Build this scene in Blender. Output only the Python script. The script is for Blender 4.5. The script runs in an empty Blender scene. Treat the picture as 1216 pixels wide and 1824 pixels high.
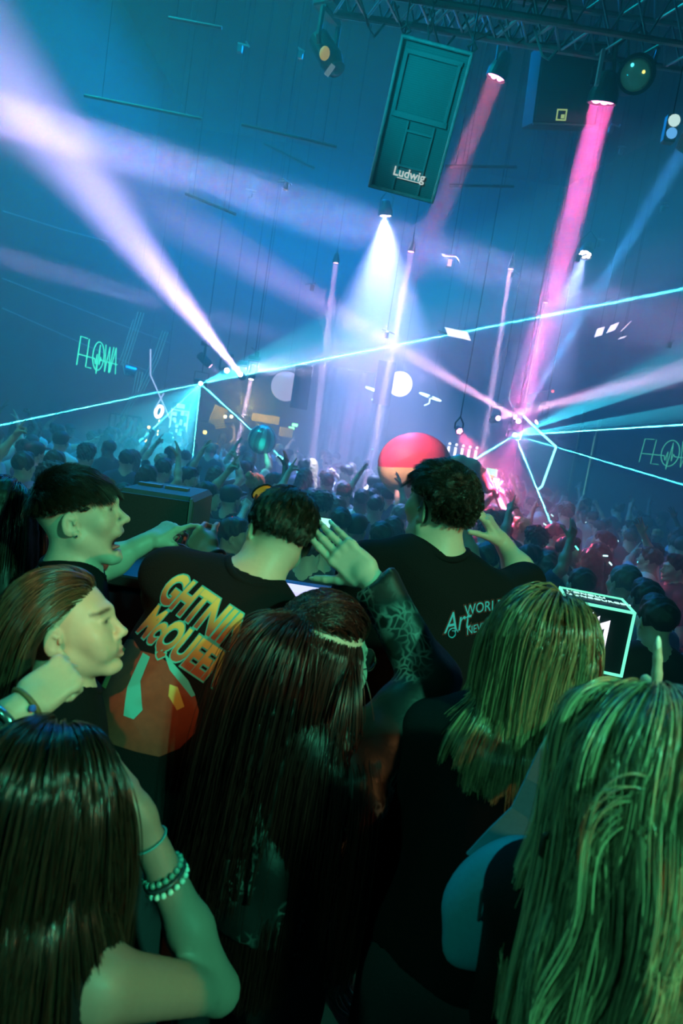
import bpy, bmesh, math, random
import numpy as np
import openvdb
from mathutils import Matrix, Vector
from mathutils.bvhtree import BVHTree
S = bpy.context.scene
COL = S.collection
rad = math.radians
# ------------------------------------------------------------------ camera
CAM = Vector((0, 0, 2.37))
PITCH, ROLL, FPX = rad(6.7), rad(9.0), 1216.0
RC = (Matrix.Rotation(math.pi/2 - PITCH, 3, 'X') @ Matrix.Rotation(ROLL, 3, 'Z'))
cd = bpy.data.cameras.new('camera')
cam = bpy.data.objects.new('camera', cd); COL.objects.link(cam)
cam.matrix_world = Matrix.Translation(CAM) @ RC.to_4x4()
cd.sensor_fit = 'VERTICAL'; cd.sensor_height = 36; cd.lens = 24
cd.clip_start = .05; cd.clip_end = 100
cd.dof.use_dof = True; cd.dof.focus_distance = 2.6; cd.dof.aperture_fstop = 4.0
S.camera = cam
def at(px, py, d):
    """World point seen at a pixel of the 1216x1824 frame, at world distance y = d."""
    v = RC @ Vector(((px-608)/FPX, -(py-912)/FPX, -1)); return CAM + v*(d/v.y)
def px_of(p):
    v = RC.transposed() @ (Vector(p)-CAM); return 608+v.x/-v.z*FPX, 912-v.y/-v.z*FPX
# ------------------------------------------------------------------ light and exposure
S.view_settings.view_transform = 'Standard'; S.view_settings.look = 'None'
S.view_settings.gamma = 1; S.view_settings.use_curve_mapping = False
S.view_settings.exposure = 0.14
w = bpy.data.worlds.new('dark_outside'); S.world = w; w.use_nodes = True
w.node_tree.nodes['Background'].inputs[0].default_value = (.0, .01, .012, 1)
w.node_tree.nodes['Background'].inputs[1].default_value = .1
S.cycles.max_bounces = 5; S.cycles.diffuse_bounces = 2; S.cycles.glossy_bounces = 2
S.cycles.transmission_bounces = 3; S.cycles.volume_bounces = 0; S.cycles.transparent_max_bounces = 6
S.cycles.sample_clamp_indirect = 3; S.cycles.caustics_reflective = False; S.cycles.caustics_refractive = False
def basis(z, up=(0, 0, 1)):
    z = Vector(z).normalized(); x = Vector(up).cross(z)
    if x.length < 1e-4: x = Vector((1, 0, 0)).cross(z)
    x.normalize(); return x, z.cross(x), z
def link_light(l, p, d, sx=1, sy=1, up=(0, 0, 1)):
    o = bpy.data.objects.new(l.name, l); COL.objects.link(o)
    x, y, z = basis(-Vector(d), up)
    o.matrix_world = Matrix.Translation(p) @ Matrix((x, y, z)).transposed().to_4x4() @ Matrix.Diagonal((sx, sy, 1, 1))
    return o
def area(name, p, q, e, c, size, spread=180, shape='SQUARE'):
    l = bpy.data.lights.new(name, 'AREA'); l.energy = e; l.color = c; l.size = size; l.shape = shape; l.spread = rad(spread)
    return link_light(l, Vector(p), Vector(q)-Vector(p))
def spot(name, p, q, ang, c, e, blend=.3, r=.03, sx=1, sy=1, up=(0, 0, 1)):
    l = bpy.data.lights.new(name, 'SPOT'); l.energy = e; l.color = c; l.spot_size = rad(ang); l.spot_blend = blend; l.shadow_soft_size = r
    return link_light(l, Vector(p), Vector(q)-Vector(p), sx, sy, up)
# unseen lamps: teal and blue added for the haze, green flood behind the terrace
area('teal_wash', (-5.0, 7.5, 9.9), (-4.6, 9.0, 0), 1350, (.0, .55, .62), 4.0)
area('blue_wash', (-1.8, 14.5, 9.9), (-1.8, 14.5, 0), 1650, (.0, .27, 1.0), 5.0)
spot('speaker_fill', (-1.6, 2.2, 4.4), (.62, 4.9, 4.5), 27, (.0, .66, .85), 520, .6, .2)  # added spot that brightens the hanging loudspeaker
spot('green_flood', (2.4, -1.9, 4.3), (.08, 1.25, 1.8), 58, (.10, 1.0, .54), 700, 1.0, .10)
spot('warm_flood', (2.9, -.6, 3.3), (.3, 1.3, 1.9), 50, (1.0, .48, .16), 110, .9, .08)
spot('green_fill', (-2.3, -1.4, 3.4), (.2, 1.7, 2.1), 44, (.10, 1.0, .60), 75, .9, .10)  # added fill for the dark side of the faces
spot('print_warm', (-.75, -1.3, 4.2), (-.36, 1.35, 1.98), 9.5, (1.0, .46, .14), 170, .8, .06)  # added narrow spot that warms only the shirt print
spot('crowd_warm', (5.6, 6.5, 4.6), (2.5, 6.2, 1.5), 44, (1.0, .30, .45), 55, .9, .08)  # added reddish fill on the dancers at right
# ------------------------------------------------------------------ materials
MATS = {}
def mat(name, col=(.5, .5, .5), rough=.6, metal=0., emit=0., ecol=None, spec=.5, noise=0., nscale=30., bump=0., sss=0., attr=None, coat=0., aniso=0.):
    if name in MATS: return MATS[name]
    m = bpy.data.materials.new(name); m.use_nodes = True; nt = m.node_tree; b = nt.nodes['Principled BSDF']
    b.inputs['Base Color'].default_value = (*col, 1); b.inputs['Roughness'].default_value = rough
    b.inputs['Metallic'].default_value = metal; b.inputs['Specular IOR Level'].default_value = spec
    if coat: b.inputs['Coat Weight'].default_value = coat
    if sss:
        b.inputs['Subsurface Weight'].default_value = sss; b.inputs['Subsurface Radius'].default_value = (.012, .005, .003)
        b.inputs['Subsurface Scale'].default_value = 1.
    if emit:
        b.inputs['Emission Color'].default_value = (*(ecol or col), 1); b.inputs['Emission Strength'].default_value = emit
    src = None
    if attr:
        a = nt.nodes.new('ShaderNodeAttribute'); a.attribute_name = attr; src = a.outputs['Color']
    if noise or bump:
        tc = nt.nodes.new('ShaderNodeTexCoord'); n = nt.nodes.new('ShaderNodeTexNoise'); n.inputs['Scale'].default_value = nscale; n.inputs['Detail'].default_value = 4
        nt.links.new(tc.outputs['Object'], n.inputs['Vector'])
        if noise:
            r = nt.nodes.new('ShaderNodeMapRange'); r.inputs['To Min'].default_value = 1-noise; r.inputs['To Max'].default_value = 1+noise
            nt.links.new(n.outputs['Fac'], r.inputs['Value'])
            mx = nt.nodes.new('ShaderNodeVectorMath'); mx.operation = 'SCALE'
            if src: nt.links.new(src, mx.inputs[0])
            else: mx.inputs[0].default_value = col
            nt.links.new(r.outputs[0], mx.inputs['Scale']); src = mx.outputs[0]
        if bump:
            bp = nt.nodes.new('ShaderNodeBump'); bp.inputs['Strength'].default_value = bump; bp.inputs['Distance'].default_value = .01
            nt.links.new(n.outputs['Fac'], bp.inputs['Height']); nt.links.new(bp.outputs[0], b.inputs['Normal'])
    if src: nt.links.new(src, b.inputs['Base Color'])
    MATS[name] = m; return m
def glow(name, col, e): return mat(name, (.02, .02, .02), .4, emit=e, ecol=col)
BLACK = mat('black_powder_coat', (.012, .013, .014), .45, noise=.3, nscale=60)
HANG = mat('dull_black', (.004, .004, .004), .95, spec=0.)
STEEL = mat('dark_steel', (.10, .11, .11), .35, .8, noise=.3, nscale=40)
ALU = mat('truss_aluminium', (.30, .32, .32), .35, .85, noise=.2, nscale=30)
# ------------------------------------------------------------------ scene tree helpers
def props(o, label=None, cat=None, group=None, kind=None):
    for k, v in (('label', label), ('category', cat), ('group', group), ('kind', kind)):
        if v: o[k] = v
    return o
def thing(name, loc, label, cat, group=None):
    o = bpy.data.objects.new(name, None); COL.objects.link(o); o.location = loc; o.empty_display_size = .1
    return props(o, label, cat, group)
def origin(o):
    while o.parent: o = o.parent
    return np.array(o.location, float)
def link_mesh(name, v, f, m, parent=None, loc=None, smooth=True, attr=None):
    v = np.asarray(v, float).reshape(-1, 3)
    if parent is not None: v = v - origin(parent)
    elif loc is not None: v = v - np.array(loc, float)
    me = bpy.data.meshes.new(name); me.from_pydata(v.tolist(), [], f if isinstance(f, list) else f.tolist())
    if smooth: me.polygons.foreach_set('use_smooth', np.ones(len(me.polygons), bool))
    if attr is not None:
        a = me.color_attributes.new('tint', 'FLOAT_COLOR', 'POINT')
        a.data.foreach_set('color', np.c_[attr, np.ones(len(attr))].astype(np.float32).ravel())
    for x in (m if isinstance(m, (list, tuple)) else [m]): me.materials.append(x)
    o = bpy.data.objects.new(name, me); COL.objects.link(o)
    if parent is not None: o.parent = parent
    elif loc is not None: o.location = loc
    return o
class MB:
    def __init__(s): s.v = []; s.f = []; s.n = 0
    def add(s, v, f):
        v = np.asarray(v, float).reshape(-1, 3)
        s.f += [[i+s.n for i in q] for q in f]; s.v.append(v); s.n += len(v); return s
    def box(s, c, h, R=None, bev=0.):
        """Box at c with half sizes h, axes = columns of R; chamfered when bev > 0."""
        bm = bmesh.new(); bmesh.ops.create_cube(bm, size=2)
        for q in bm.verts: q.co = Vector((q.co.x*h[0], q.co.y*h[1], q.co.z*h[2]))
        if bev: bmesh.ops.bevel(bm, geom=list(bm.edges), offset=bev, segments=1, affect='EDGES', profile=.5)
        R = np.eye(3) if R is None else np.array(R, float); bm.verts.index_update()
        v = np.array([q.co[:] for q in bm.verts]) @ R.T + np.array(c, float); f = [[q.index for q in p.verts] for p in bm.faces]; bm.free()
        return s.add(v, f)
    def tube(s, pts, r, n=6, closed=False, flat=1.):
        pts = [Vector(p) for p in pts]; N = len(pts); rr = r if isinstance(r, (list, tuple)) else [r]*N; v = []; up = None
        for i, p in enumerate(pts):
            a = pts[(i-1) % N] if (closed or i) else p; b = pts[(i+1) % N] if (closed or i < N-1) else p
            t = (b-a).normalized()
            if up is None: up = Vector((0, 0, 1)) if abs(t.z) < .95 else Vector((1, 0, 0))
            x = up.cross(t).normalized(); y = t.cross(x); up = y
            for k in range(n):
                q = 2*math.pi*k/n; v.append(p+(x*math.cos(q)+y*math.sin(q)*flat)*rr[i])
        f = []
        for i in range(N if closed else N-1):
            j = (i+1) % N
            for k in range(n): f.append([i*n+k, i*n+(k+1) % n, j*n+(k+1) % n, j*n+k])
        if not closed: f += [list(range(n))[::-1], [(N-1)*n+k for k in range(n)]]
        return s.add([q[:] for q in v], f)
    def lathe(s, p, d, prof, n=16, up=(0, 0, 1)):
        """Profile [(along, radius)...] turned around the axis p + t*d."""
        x, y, z = basis(d, up); p = Vector(p); v = []
        for t, r in prof:
            for k in range(n):
                q = 2*math.pi*k/n; v.append((p+z*t+(x*math.cos(q)+y*math.sin(q))*max(r, 1e-4))[:])
        f = [[i*n+k, i*n+(k+1) % n, (i+1)*n+(k+1) % n, (i+1)*n+k] for i in range(len(prof)-1) for k in range(n)]
        f += [list(range(n))[::-1], [(len(prof)-1)*n+k for k in range(n)]]
        return s.add(v, f)
    def prism(s, poly, o, U, V, N, th):
        """Flat polygon (u,v) on the plane o,U,V, thickness th along N."""
        o, U, V, N = (np.array(x, float) for x in (o, U, V, N)); P = np.array(poly, float); k = len(P)
        a = o+P[:, :1]*U+P[:, 1:]*V
        return s.add(np.r_[a, a+N*th], [list(range(k))[::-1], [k+i for i in range(k)]]+[[i, (i+1) % k, k+(i+1) % k, k+i] for i in range(k)])
    def sphere(s, c, r, R=None, nu=20, nv=12):
        r = np.array([r]*3 if np.isscalar(r) else r, float); R = np.eye(3) if R is None else np.array(R, float); v = []
        for j in range(nv+1):
            t = math.pi*j/nv
            for i in range(nu):
                q = 2*math.pi*i/nu; v.append((math.sin(t)*math.cos(q), math.sin(t)*math.sin(q), math.cos(t)))
        v = (np.array(v)*r) @ R.T+np.array(c, float)
        return s.add(v, [[j*nu+i, (j+1)*nu+i, (j+1)*nu+(i+1) % nu, j*nu+(i+1) % nu] for j in range(nv) for i in range(nu)])
    def build(s, name, m, parent=None, loc=None, smooth=False, **kw):
        return props(link_mesh(name, np.concatenate(s.v), s.f, m, parent, loc, smooth), **kw)
# ------------------------------------------------------------------ smooth solids: signed distance fields meshed on an uneven grid
def unit(v): v = np.array(v, float); return v/max(np.linalg.norm(v), 1e-9)
class Field:
    def __init__(s): s.p = []
    def cap(s, a, b, ra, rb=None, k=.02, op=1):
        s.p.append(('c', np.array(a, np.float32), np.array(b, np.float32), ra, ra if rb is None else rb, k, op)); return s
    def ell(s, c, r, R=None, k=.02, op=1):
        s.p.append(('e', np.array(c, np.float32), np.array(r, np.float32), (np.eye(3) if R is None else np.array(R)).astype(np.float32), 0, k, op)); return s
    def box(s, c, h, R=None, rd=.01, k=.02, op=1):
        s.p.append(('b', np.array(c, np.float32), np.array(h, np.float32), (np.eye(3) if R is None else np.array(R)).astype(np.float32), rd, k, op)); return s
    def cut(s, o, n, k=.004):
        s.p.append(('h', np.array(o, np.float32), unit(n).astype(np.float32), 0, 0, k, -1)); return s
    @staticmethod
    def bb(q):
        if q[0] == 'c':
            m = max(q[3], q[4]); return np.minimum(q[1], q[2])-m, np.maximum(q[1], q[2])+m
        if q[0] == 'e': e = np.sqrt(((q[3]*q[2])**2).sum(1)); return q[1]-e, q[1]+e
        if q[0] == 'b': e = (np.abs(q[3])*(q[2]+q[4])).sum(1); return q[1]-e, q[1]+e
        return None
    @staticmethod
    def dist(q, X, Y, Z):
        if q[0] == 'c':
            a, b = q[1], q[2]; d = b-a; L = float(d@d)+1e-12; x, y, z = X-a[0], Y-a[1], Z-a[2]
            t = np.clip((x*d[0]+y*d[1]+z*d[2])/L, 0, 1)
            return np.sqrt((x-t*d[0])**2+(y-t*d[1])**2+(z-t*d[2])**2)-(q[3]+(q[4]-q[3])*t)
        if q[0] == 'h': return -((X-q[1][0])*q[2][0]+(Y-q[1][1])*q[2][1]+(Z-q[1][2])*q[2][2])
        x, y, z = X-q[1][0], Y-q[1][1], Z-q[1][2]; R = q[3]
        u = [x*R[0, i]+y*R[1, i]+z*R[2, i] for i in range(3)]
        if q[0] == 'e':
            r = q[2]; k0 = np.sqrt(sum((u[i]/r[i])**2 for i in range(3))); k1 = np.sqrt(sum((u[i]/r[i]**2)**2 for i in range(3)))+1e-6
            return k0*(k0-1)/k1
        h = q[2]; w = [np.abs(u[i])-h[i] for i in range(3)]
        return np.sqrt(sum(np.maximum(a, 0)**2 for a in w))+np.minimum(np.maximum(np.maximum(w[0], w[1]), w[2]), 0)-q[4]
    @staticmethod
    def mix(d, e, k, op):
        if op > 0:
            h = np.maximum(k-np.abs(d-e), 0)/k; return np.minimum(d, e)-h*h*k*.25
        e = -e; h = np.maximum(k-np.abs(d-e), 0)/k; return np.maximum(d, e)+h*h*k*.25
    def eval(s, P):
        P = np.asarray(P, np.float32); X, Y, Z = P[..., 0], P[..., 1], P[..., 2]; d = np.full(X.shape, 9., np.float32)
        for q in s.p: d = s.mix(d, s.dist(q, X, Y, Z), q[5], q[6])
        return d
    def normal(s, P, e=.004):
        g = np.stack([s.eval(P+np.eye(3, dtype=np.float32)[i]*e)-s.eval(P-np.eye(3, dtype=np.float32)[i]*e) for i in range(3)], -1)
        return g/(np.linalg.norm(g, axis=-1, keepdims=True)+1e-9)
    def mesh(s, h=.012, fine=(), warp=None, pad=.03):
        """fine: [(centre, half size, step)] boxes that get a smaller grid step."""
        bbs = [s.bb(q) for q in s.p if q[6] > 0]; lo = np.min([b[0] for b in bbs], 0)-pad; hi = np.max([b[1] for b in bbs], 0)+pad; ax = []
        for i in range(3):
            c = [lo[i]]
            while c[-1] < hi[i]:
                st = h
                for (fc, fh, fs) in fine:
                    g = max(abs(c[-1]-fc[i])-(fh if np.isscalar(fh) else fh[i]), 0); st = min(st, fs+g*.25)
                c.append(c[-1]+st)
            ax.append(np.array(c, np.float32))
        B = .06; D = np.full([len(a) for a in ax], B, np.float32)
        for q in s.p:
            b = s.bb(q)
            if b is None: sl = [slice(None)]*3
            else:
                m = q[5]+2.5*h; sl = [slice(max(int(np.searchsorted(ax[i], b[0][i]-m))-1, 0), int(np.searchsorted(ax[i], b[1][i]+m))+1) for i in range(3)]
            X, Y, Z = ax[0][sl[0]][:, None, None], ax[1][sl[1]][None, :, None], ax[2][sl[2]][None, None, :]
            t = tuple(sl); D[t] = s.mix(D[t], s.dist(q, X, Y, Z), q[5], q[6])
        if warp: D += warp(ax[0][:, None, None], ax[1][None, :, None], ax[2][None, None, :]).astype(np.float32)
        D = np.clip(D, -B, B)
        g = openvdb.FloatGrid(background=B); g.copyFromArray(D)
        p, f = g.convertToQuads(isovalue=0.0)
        p = np.asarray(p, float); f = np.asarray(f)
        v = np.stack([np.interp(p[:, i], np.arange(len(ax[i])), ax[i]) for i in range(3)], 1)
        a = v[f]; vol = np.einsum('ij,ij->i', a[:, 0], np.cross(a[:, 1], a[:, 2])+np.cross(a[:, 2], a[:, 3])).sum()
        if vol < 0: f = f[:, ::-1]
        return v, f
    def build(s, name, m, parent=None, loc=None, h=.012, fine=(), warp=None, tint=None, **kw):
        v, f = s.mesh(h, fine, warp)
        return props(link_mesh(name, v, f, m, parent, loc, True, tint(v) if tint else None), **kw)
def folds(amp, sc, seed=0):
    q = np.random.RandomState(seed).uniform(-1, 1, (5, 3)); q = q/np.linalg.norm(q, axis=1)[:, None]*np.array([1, 1.4, 2, 2.7, 3.3])[:, None]*sc
    def fn(X, Y, Z):
        d = 0
        for i, k in enumerate(q): d = d+np.sin(X*k[0]+Y*k[1]+Z*k[2]*.6+i*1.7+.7*np.sin((X+Z)*sc*.6+i))*amp/(1+.5*i)
        return d
    return fn
# ------------------------------------------------------------------ anatomy
def head_rot(yaw, pitch=0, roll=0):
    """Columns: right, forward, up. yaw in degrees from +x (90 looks away from the camera)."""
    return np.array(Matrix.Rotation(rad(yaw-90), 3, 'Z') @ Matrix.Rotation(rad(pitch), 3, 'X') @ Matrix.Rotation(rad(roll), 3, 'Y'))
def skull(F, C, R, s):
    T = lambda *p: np.array(C)+R @ (np.array(p)*s)
    F.ell(T(0, -.014, .036), np.array((.0765, .096, .087))*s, R, .01)
    F.ell(T(0, .028, -.02), np.array((.064, .066, .09))*s, R, .03*s)
def head(F, C, R, s, female=False, mouth=0., detail=True):
    T = lambda *p: np.array(C)+R @ (np.array(p)*s)
    skull(F, C, R, s); k = s; j = mouth
    jy, jz = (-.012*j, -.022*j)
    if female:
        for x in (-1, 1): F.ell(T(x*.036, .066, -.05), np.array((.026, .026, .03))*k, R, .02*k)
    for x in (-1, 1):
        F.cap(T(x*(.047 if female else .052), .0, -.055), T(x*.018, .07+jy, -.098+jz), (.024 if female else .027)*k, .017*k, .02*k)
        F.ell(T(x*.045, .06, -.02), np.array((.024, .024, .026))*k, R, .025*k)
    F.ell(T(0, .08+jy, -.1+jz), np.array((.018 if female else .022, .018, .015 if female else .017))*k, R, .014*k)
    if not detail:
        F.cap(T(0, .088, .008), T(0, .108, -.03), .009*k, .014*k, .012*k)
        for x in (-1, 1):
            F.ell(T(x*.079, -.006, -.008), np.array((.008, .019, .031))*k, R, .008*k)
            F.ell(T(x*.032, .1, .01), np.array((.018, .014, .012))*k, R, .015*k, -1)
        F.ell(T(0, .094, -.066), np.array((.022, .012, .011))*k, R, .012*k)
    else:
        b = -.004 if female else .002
        F.cap(T(-.038, .078+b, .03), T(0, .09+b, .026), .011*k, .012*k, .014*k); F.cap(T(.038, .078+b, .03), T(0, .09+b, .026), .011*k, .012*k, .014*k)
        for x in (-1, 1):
            F.ell(T(x*.034, .104, .008), np.array((.021, .018 if female else .022, .0135))*k, R, .012*k, -1)
            F.ell(T(x*.032, .0775, .008), np.array((.0135, .0125, .0125))*k, R, .004*k)
            F.cap(T(x*.018, .09, .014), T(x*.046, .081, .012), .004*k, .0035*k, .004*k)       # upper lid
            F.cap(T(x*.018, .088, .001), T(x*.046, .079, .003), .003*k, .003*k, .004*k)
        F.cap(T(0, .088, .018), T(0, .109 if female else .113, -.026), .0065*k, .0095*k, .012*k)
        F.ell(T(0, .110 if female else .113, -.029 if female else -.03), np.array((.0105, .0115, .009))*k, R, .008*k)
        for x in (-1, 1):
            F.ell(T(x*.0125, .101, -.034), np.array((.0085, .011, .008))*k, R, .007*k)
            F.ell(T(x*.007, .106, -.041), np.array((.0035, .006, .004))*k, R, .003*k, -1)
        F.cap(T(-.02, .084, -.056), T(.02, .084, -.056), .014*k, .014*k, .016*k)
        if mouth > 0:
            F.ell(T(0, .094+jy*.3, -.078-.008*j), np.array((.021, .03, .006+.016*j))*k, R, .006*k, -1)
            F.cap(T(-.018, .094, -.06), T(.018, .094, -.06), .005*k, .005*k, .006*k)
            F.cap(T(-.016, .089+jy, -.087+jz*.95), T(.016, .089+jy, -.087+jz*.95), .006*k, .006*k, .006*k)
        else:
            for x in (-1, 1):
                F.cap(T(x*.02, .088, -.0665), T(x*.004, .1, -.0625), .0035*k, .0055*k, .008*k)
                F.cap(T(x*.018, .088, -.0695), T(0, .0975, -.0745), .004*k, .0062*k, .008*k)
            F.cap(T(-.022, .1, -.0682), T(0, .106, -.0685), .0018*k, .0018*k, .003*k, -1); F.cap(T(.022, .1, -.0682), T(0, .106, -.0685), .0018*k, .0018*k, .003*k, -1)
        for x in (-1, 1):                                                                   # ears: rim, lobe, hollow
            E = R @ np.array(Matrix.Rotation(rad(-12), 3, 'X') @ Matrix.Rotation(rad(x*22), 3, 'Z'))
            F.ell(T(x*.08, -.012, -.008), np.array((.0075, .019, .032))*k, E, .006*k)
            F.ell(T(x*.0865, -.006, -.004), np.array((.006, .011, .021))*k, E, .005*k, -1)
            F.cap(T(x*.083, -.004, .002), T(x*.0815, -.016, .012), .003*k, .0025*k, .003*k)
            F.cap(T(x*.0835, .0025, -.010), T(x*.0825, .0035, -.004), .0042*k, .0042*k, .004*k)
            F.ell(T(x*.078, .0, -.036), np.array((.005, .009, .009))*k, E, .004*k)
def hand(F, W, f, n, right, curl=(10, 10, 12, 15), mid=1.1, spread=4., thumb=(.6, .75, .25), tcurl=18, k=1.):
    """W wrist, f finger direction, n the way the palm faces. Returns fingertip positions and directions."""
    f = unit(f); n = unit(np.array(n)-f*np.dot(n, f)); t = np.cross(f, n) if right else np.cross(n, f); W = np.array(W, float)
    P = lambda a, b, c: W+(t*a+f*b+n*c)*k
    M = np.stack([t, f, n], 1)
    F.cap(P(0, -.03, 0), P(0, .015, 0), .024*k, .024*k, .02*k)
    F.box(P(.001, .055, 0), np.array((.028, .034, .004))*k, M, .0095*k, .02*k)
    F.ell(P(.026, .035, .008), np.array((.016, .03, .014))*k, M, .014*k); F.ell(P(-.024, .035, .007), np.array((.012, .03, .011))*k, M, .012*k)
    tips = []
    for i, (x, y, L) in enumerate(((.031, .088, (.045, .026, .021)), (.0105, .093, (.049, .031, .023)), (-.0105, .089, (.045, .029, .022)), (-.0305, .080, (.035, .021, .019)))):
        p = P(x, y, 0); a = 0; sp = rad(spread)*(1.5-i); r = (.0092, .0093, .009, .0078)[i]
        F.ell(P(x, y-.002, -.004), np.array((.0095, .011, .0095))*k, M, .008*k)
        for jn, l in enumerate(L):
            a += rad(curl[i])*(1 if jn == 0 else mid)
            d = (f*math.cos(a)+n*math.sin(a))*math.cos(sp)+t*math.sin(sp); q = p+d*l*k
            F.cap(p, q, r*k*(1-.09*jn), r*k*(.93-.11*jn), .0035*k); p = q
        tips.append((p, d, np.cross(d, t), r*k))
    d = unit(t*thumb[1]+f*thumb[0]+n*thumb[2]); p = P(.022, .018, .006); ax = unit(np.cross(d, f*.4+n*.6))
    for jn, (l, r) in enumerate(((.045, .0135), (.034, .0108), (.027, .0098))):
        q = p+d*l*k; F.cap(p, q, r*k, r*.9*k, .01*k if jn == 0 else .004*k); p = q
        d = np.array(Matrix.Rotation(rad(tcurl), 3, Vector(ax)) @ Vector(d))
    tips.append((p, d, unit(np.cross(d, ax)), .0095*k)); return tips
def elbow(sh, wr, L1, L2, pole):
    d = wr-sh; D = min(np.linalg.norm(d), (L1+L2)*.995); d = unit(d); a = (L1*L1-L2*L2+D*D)/(2*D); h = math.sqrt(max(L1*L1-a*a, 0))
    p = np.array(pole, float); p = unit(p-d*np.dot(p, d)); return sh+d*a+p*h
def joints(H, hr, yaw, s, floor, lean=(0, 0), female=False, arms=(None, None), neck=(0, 0), sw=None, drop=0.):
    """Joint positions in world space. arms: (left, right), each None (hanging) or {'w': wrist, 'pole': elbow hint}."""
    H = np.array(H, float); R = head_rot(*hr); b = np.array((math.cos(rad(yaw)), math.sin(rad(yaw)), 0)); r = np.array((b[1], -b[0], 0)); J = dict(H=H, R=R, s=s, b=b, r=r)
    J['skb'] = H+R @ (np.array((0, -.028, -.045))*s)
    J['neck'] = H+R @ (np.array((0, -.03, -.07))*s)+np.array((neck[0], neck[1], -.085*s))
    J['pel'] = np.array((J['neck'][0]+lean[0], J['neck'][1]+lean[1], max(floor+.92*s-drop, J['neck'][2]-.56*s)))
    up = unit(J['neck']-J['pel']); f = unit(b-up*np.dot(b, up)); rr = np.cross(f, up); J.update(up=up, f=f, rr=rr, M=np.stack([rr, f, up], 1), L=np.linalg.norm(J['neck']-J['pel']))
    w = sw or (.165 if female else .19); J['w'] = w
    for i, nme in enumerate(('l', 'r')):
        x = -1 if i == 0 else 1; sh = J['neck']+(rr*x*w-up*.062)*s; A = arms[i]; L1, L2 = .29*s, .25*s
        if A is None: A = dict(w=sh+(rr*x*.07+f*.06-up*.53)*s, pole=rr*x-f)
        elif 'dw' in A: A = dict(A, w=sh+(rr*A['dw'][0]*x+f*A['dw'][1]+up*A['dw'][2])*s)
        if callable(A.get('pole')): A['pole'] = A['pole'](rr*x, f, up)
        wr = np.array(A['w'], float); D = np.linalg.norm(wr-sh)
        if 'el' not in A and D > (L1+L2)*.995:
            if A.get('reach'): q = D/(L1+L2)*1.01; L1 *= q; L2 *= q
            else: wr = sh+(wr-sh)/D*(L1+L2)*.99
        J['sh'+nme] = sh; J['el'+nme] = np.array(A['el'], float) if 'el' in A else elbow(sh, wr, L1, L2, A.get('pole', rr*x-up)); J['wr'+nme] = wr; J['arm'+nme] = A
        hp = J['pel']+(rr*x*.09-up*.06)*s; ft = np.array((hp[0], hp[1], floor+.075*s))+r*x*.05*s; J['hip'+nme] = hp; J['an'+nme] = ft
        J['kn'+nme] = (hp+ft)/2+b*(.03+.5*drop)*s
    return J
def body_field(J, female=False, mouth=0., detail=True, beef=1.):
    F = Field(); s, M, up, f, rr = J['s'], J['M'], J['up'], J['f'], J['rr']; N = J['neck']; L = J['L']
    head(F, J['H'], J['R'], s, female, mouth, detail)
    nr = .05 if female else .058
    F.cap(J['skb'], N, nr*s, (nr+.004)*s, .03*s)
    if not female and detail: F.cap(J['H']+J['R'] @ (np.array((0, .012, -.088))*s), N+f*.035*s, .022*s, .03*s, .02*s)
    for x, nme in ((-1, 'l'), (1, 'r')):
        sh, el, wr = J['sh'+nme], J['el'+nme], J['wr'+nme]; ar = (.046 if female else .054)*s*beef
        F.cap(N+(up*.02+rr*x*.03)*s, sh-(rr*x*.03)*s, .042*s, .052*s, .06*s)
        F.cap(sh, el, ar*1.08, ar*.78, .04*s); F.cap(el, el+(wr-el)*.35, ar*.78, ar*.8, .02*s); F.cap(el+(wr-el)*.35, wr, ar*.8, .025*s, .03*s)
        hp, kn, an = J['hip'+nme], J['kn'+nme], J['an'+nme]
        F.cap(hp, kn, .088*s, .058*s, .05*s); F.cap(kn, an, .058*s, .038*s, .03*s)
        F.cap(an-np.array((0, 0, .035*s)), an+J['b']*.15*s-np.array((0, 0, .045*s)), .036*s, .03*s, .03*s)
    c = J['w']/.19; P = lambda t, y: N-up*L*t+f*y*s
    F.ell(P(.30, .015), np.array((.165*c, .112, .19))*s*beef, M, .05*s); F.ell(P(.14, -.005), np.array((.15*c, .085, .1))*s, M, .06*s)
    F.ell(P(.66, .0), np.array((.14*c, .1, .16))*s*beef, M, .08*s); F.ell(P(.98, 0), np.array((.165, .12, .13))*s, M, .06*s)
    return F
def put_hands(F, J, k=1.):
    tips = {}
    for nme, right in (('l', False), ('r', True)):
        A = J['arm'+nme]; d = unit(J['wr'+nme]-J['el'+nme]); fd = A.get('f', d); n = A.get('n')
        if n is None: n = -J['rr'] if right else J['rr']
        if callable(n): n = n(J)
        tips[nme] = hand(F, J['wr'+nme]+unit(fd)*.012, fd, n, right, k=A.get('k', k)*J['s'], **A.get('hand', dict(curl=(22, 26, 30, 34))))
    return tips
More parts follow.
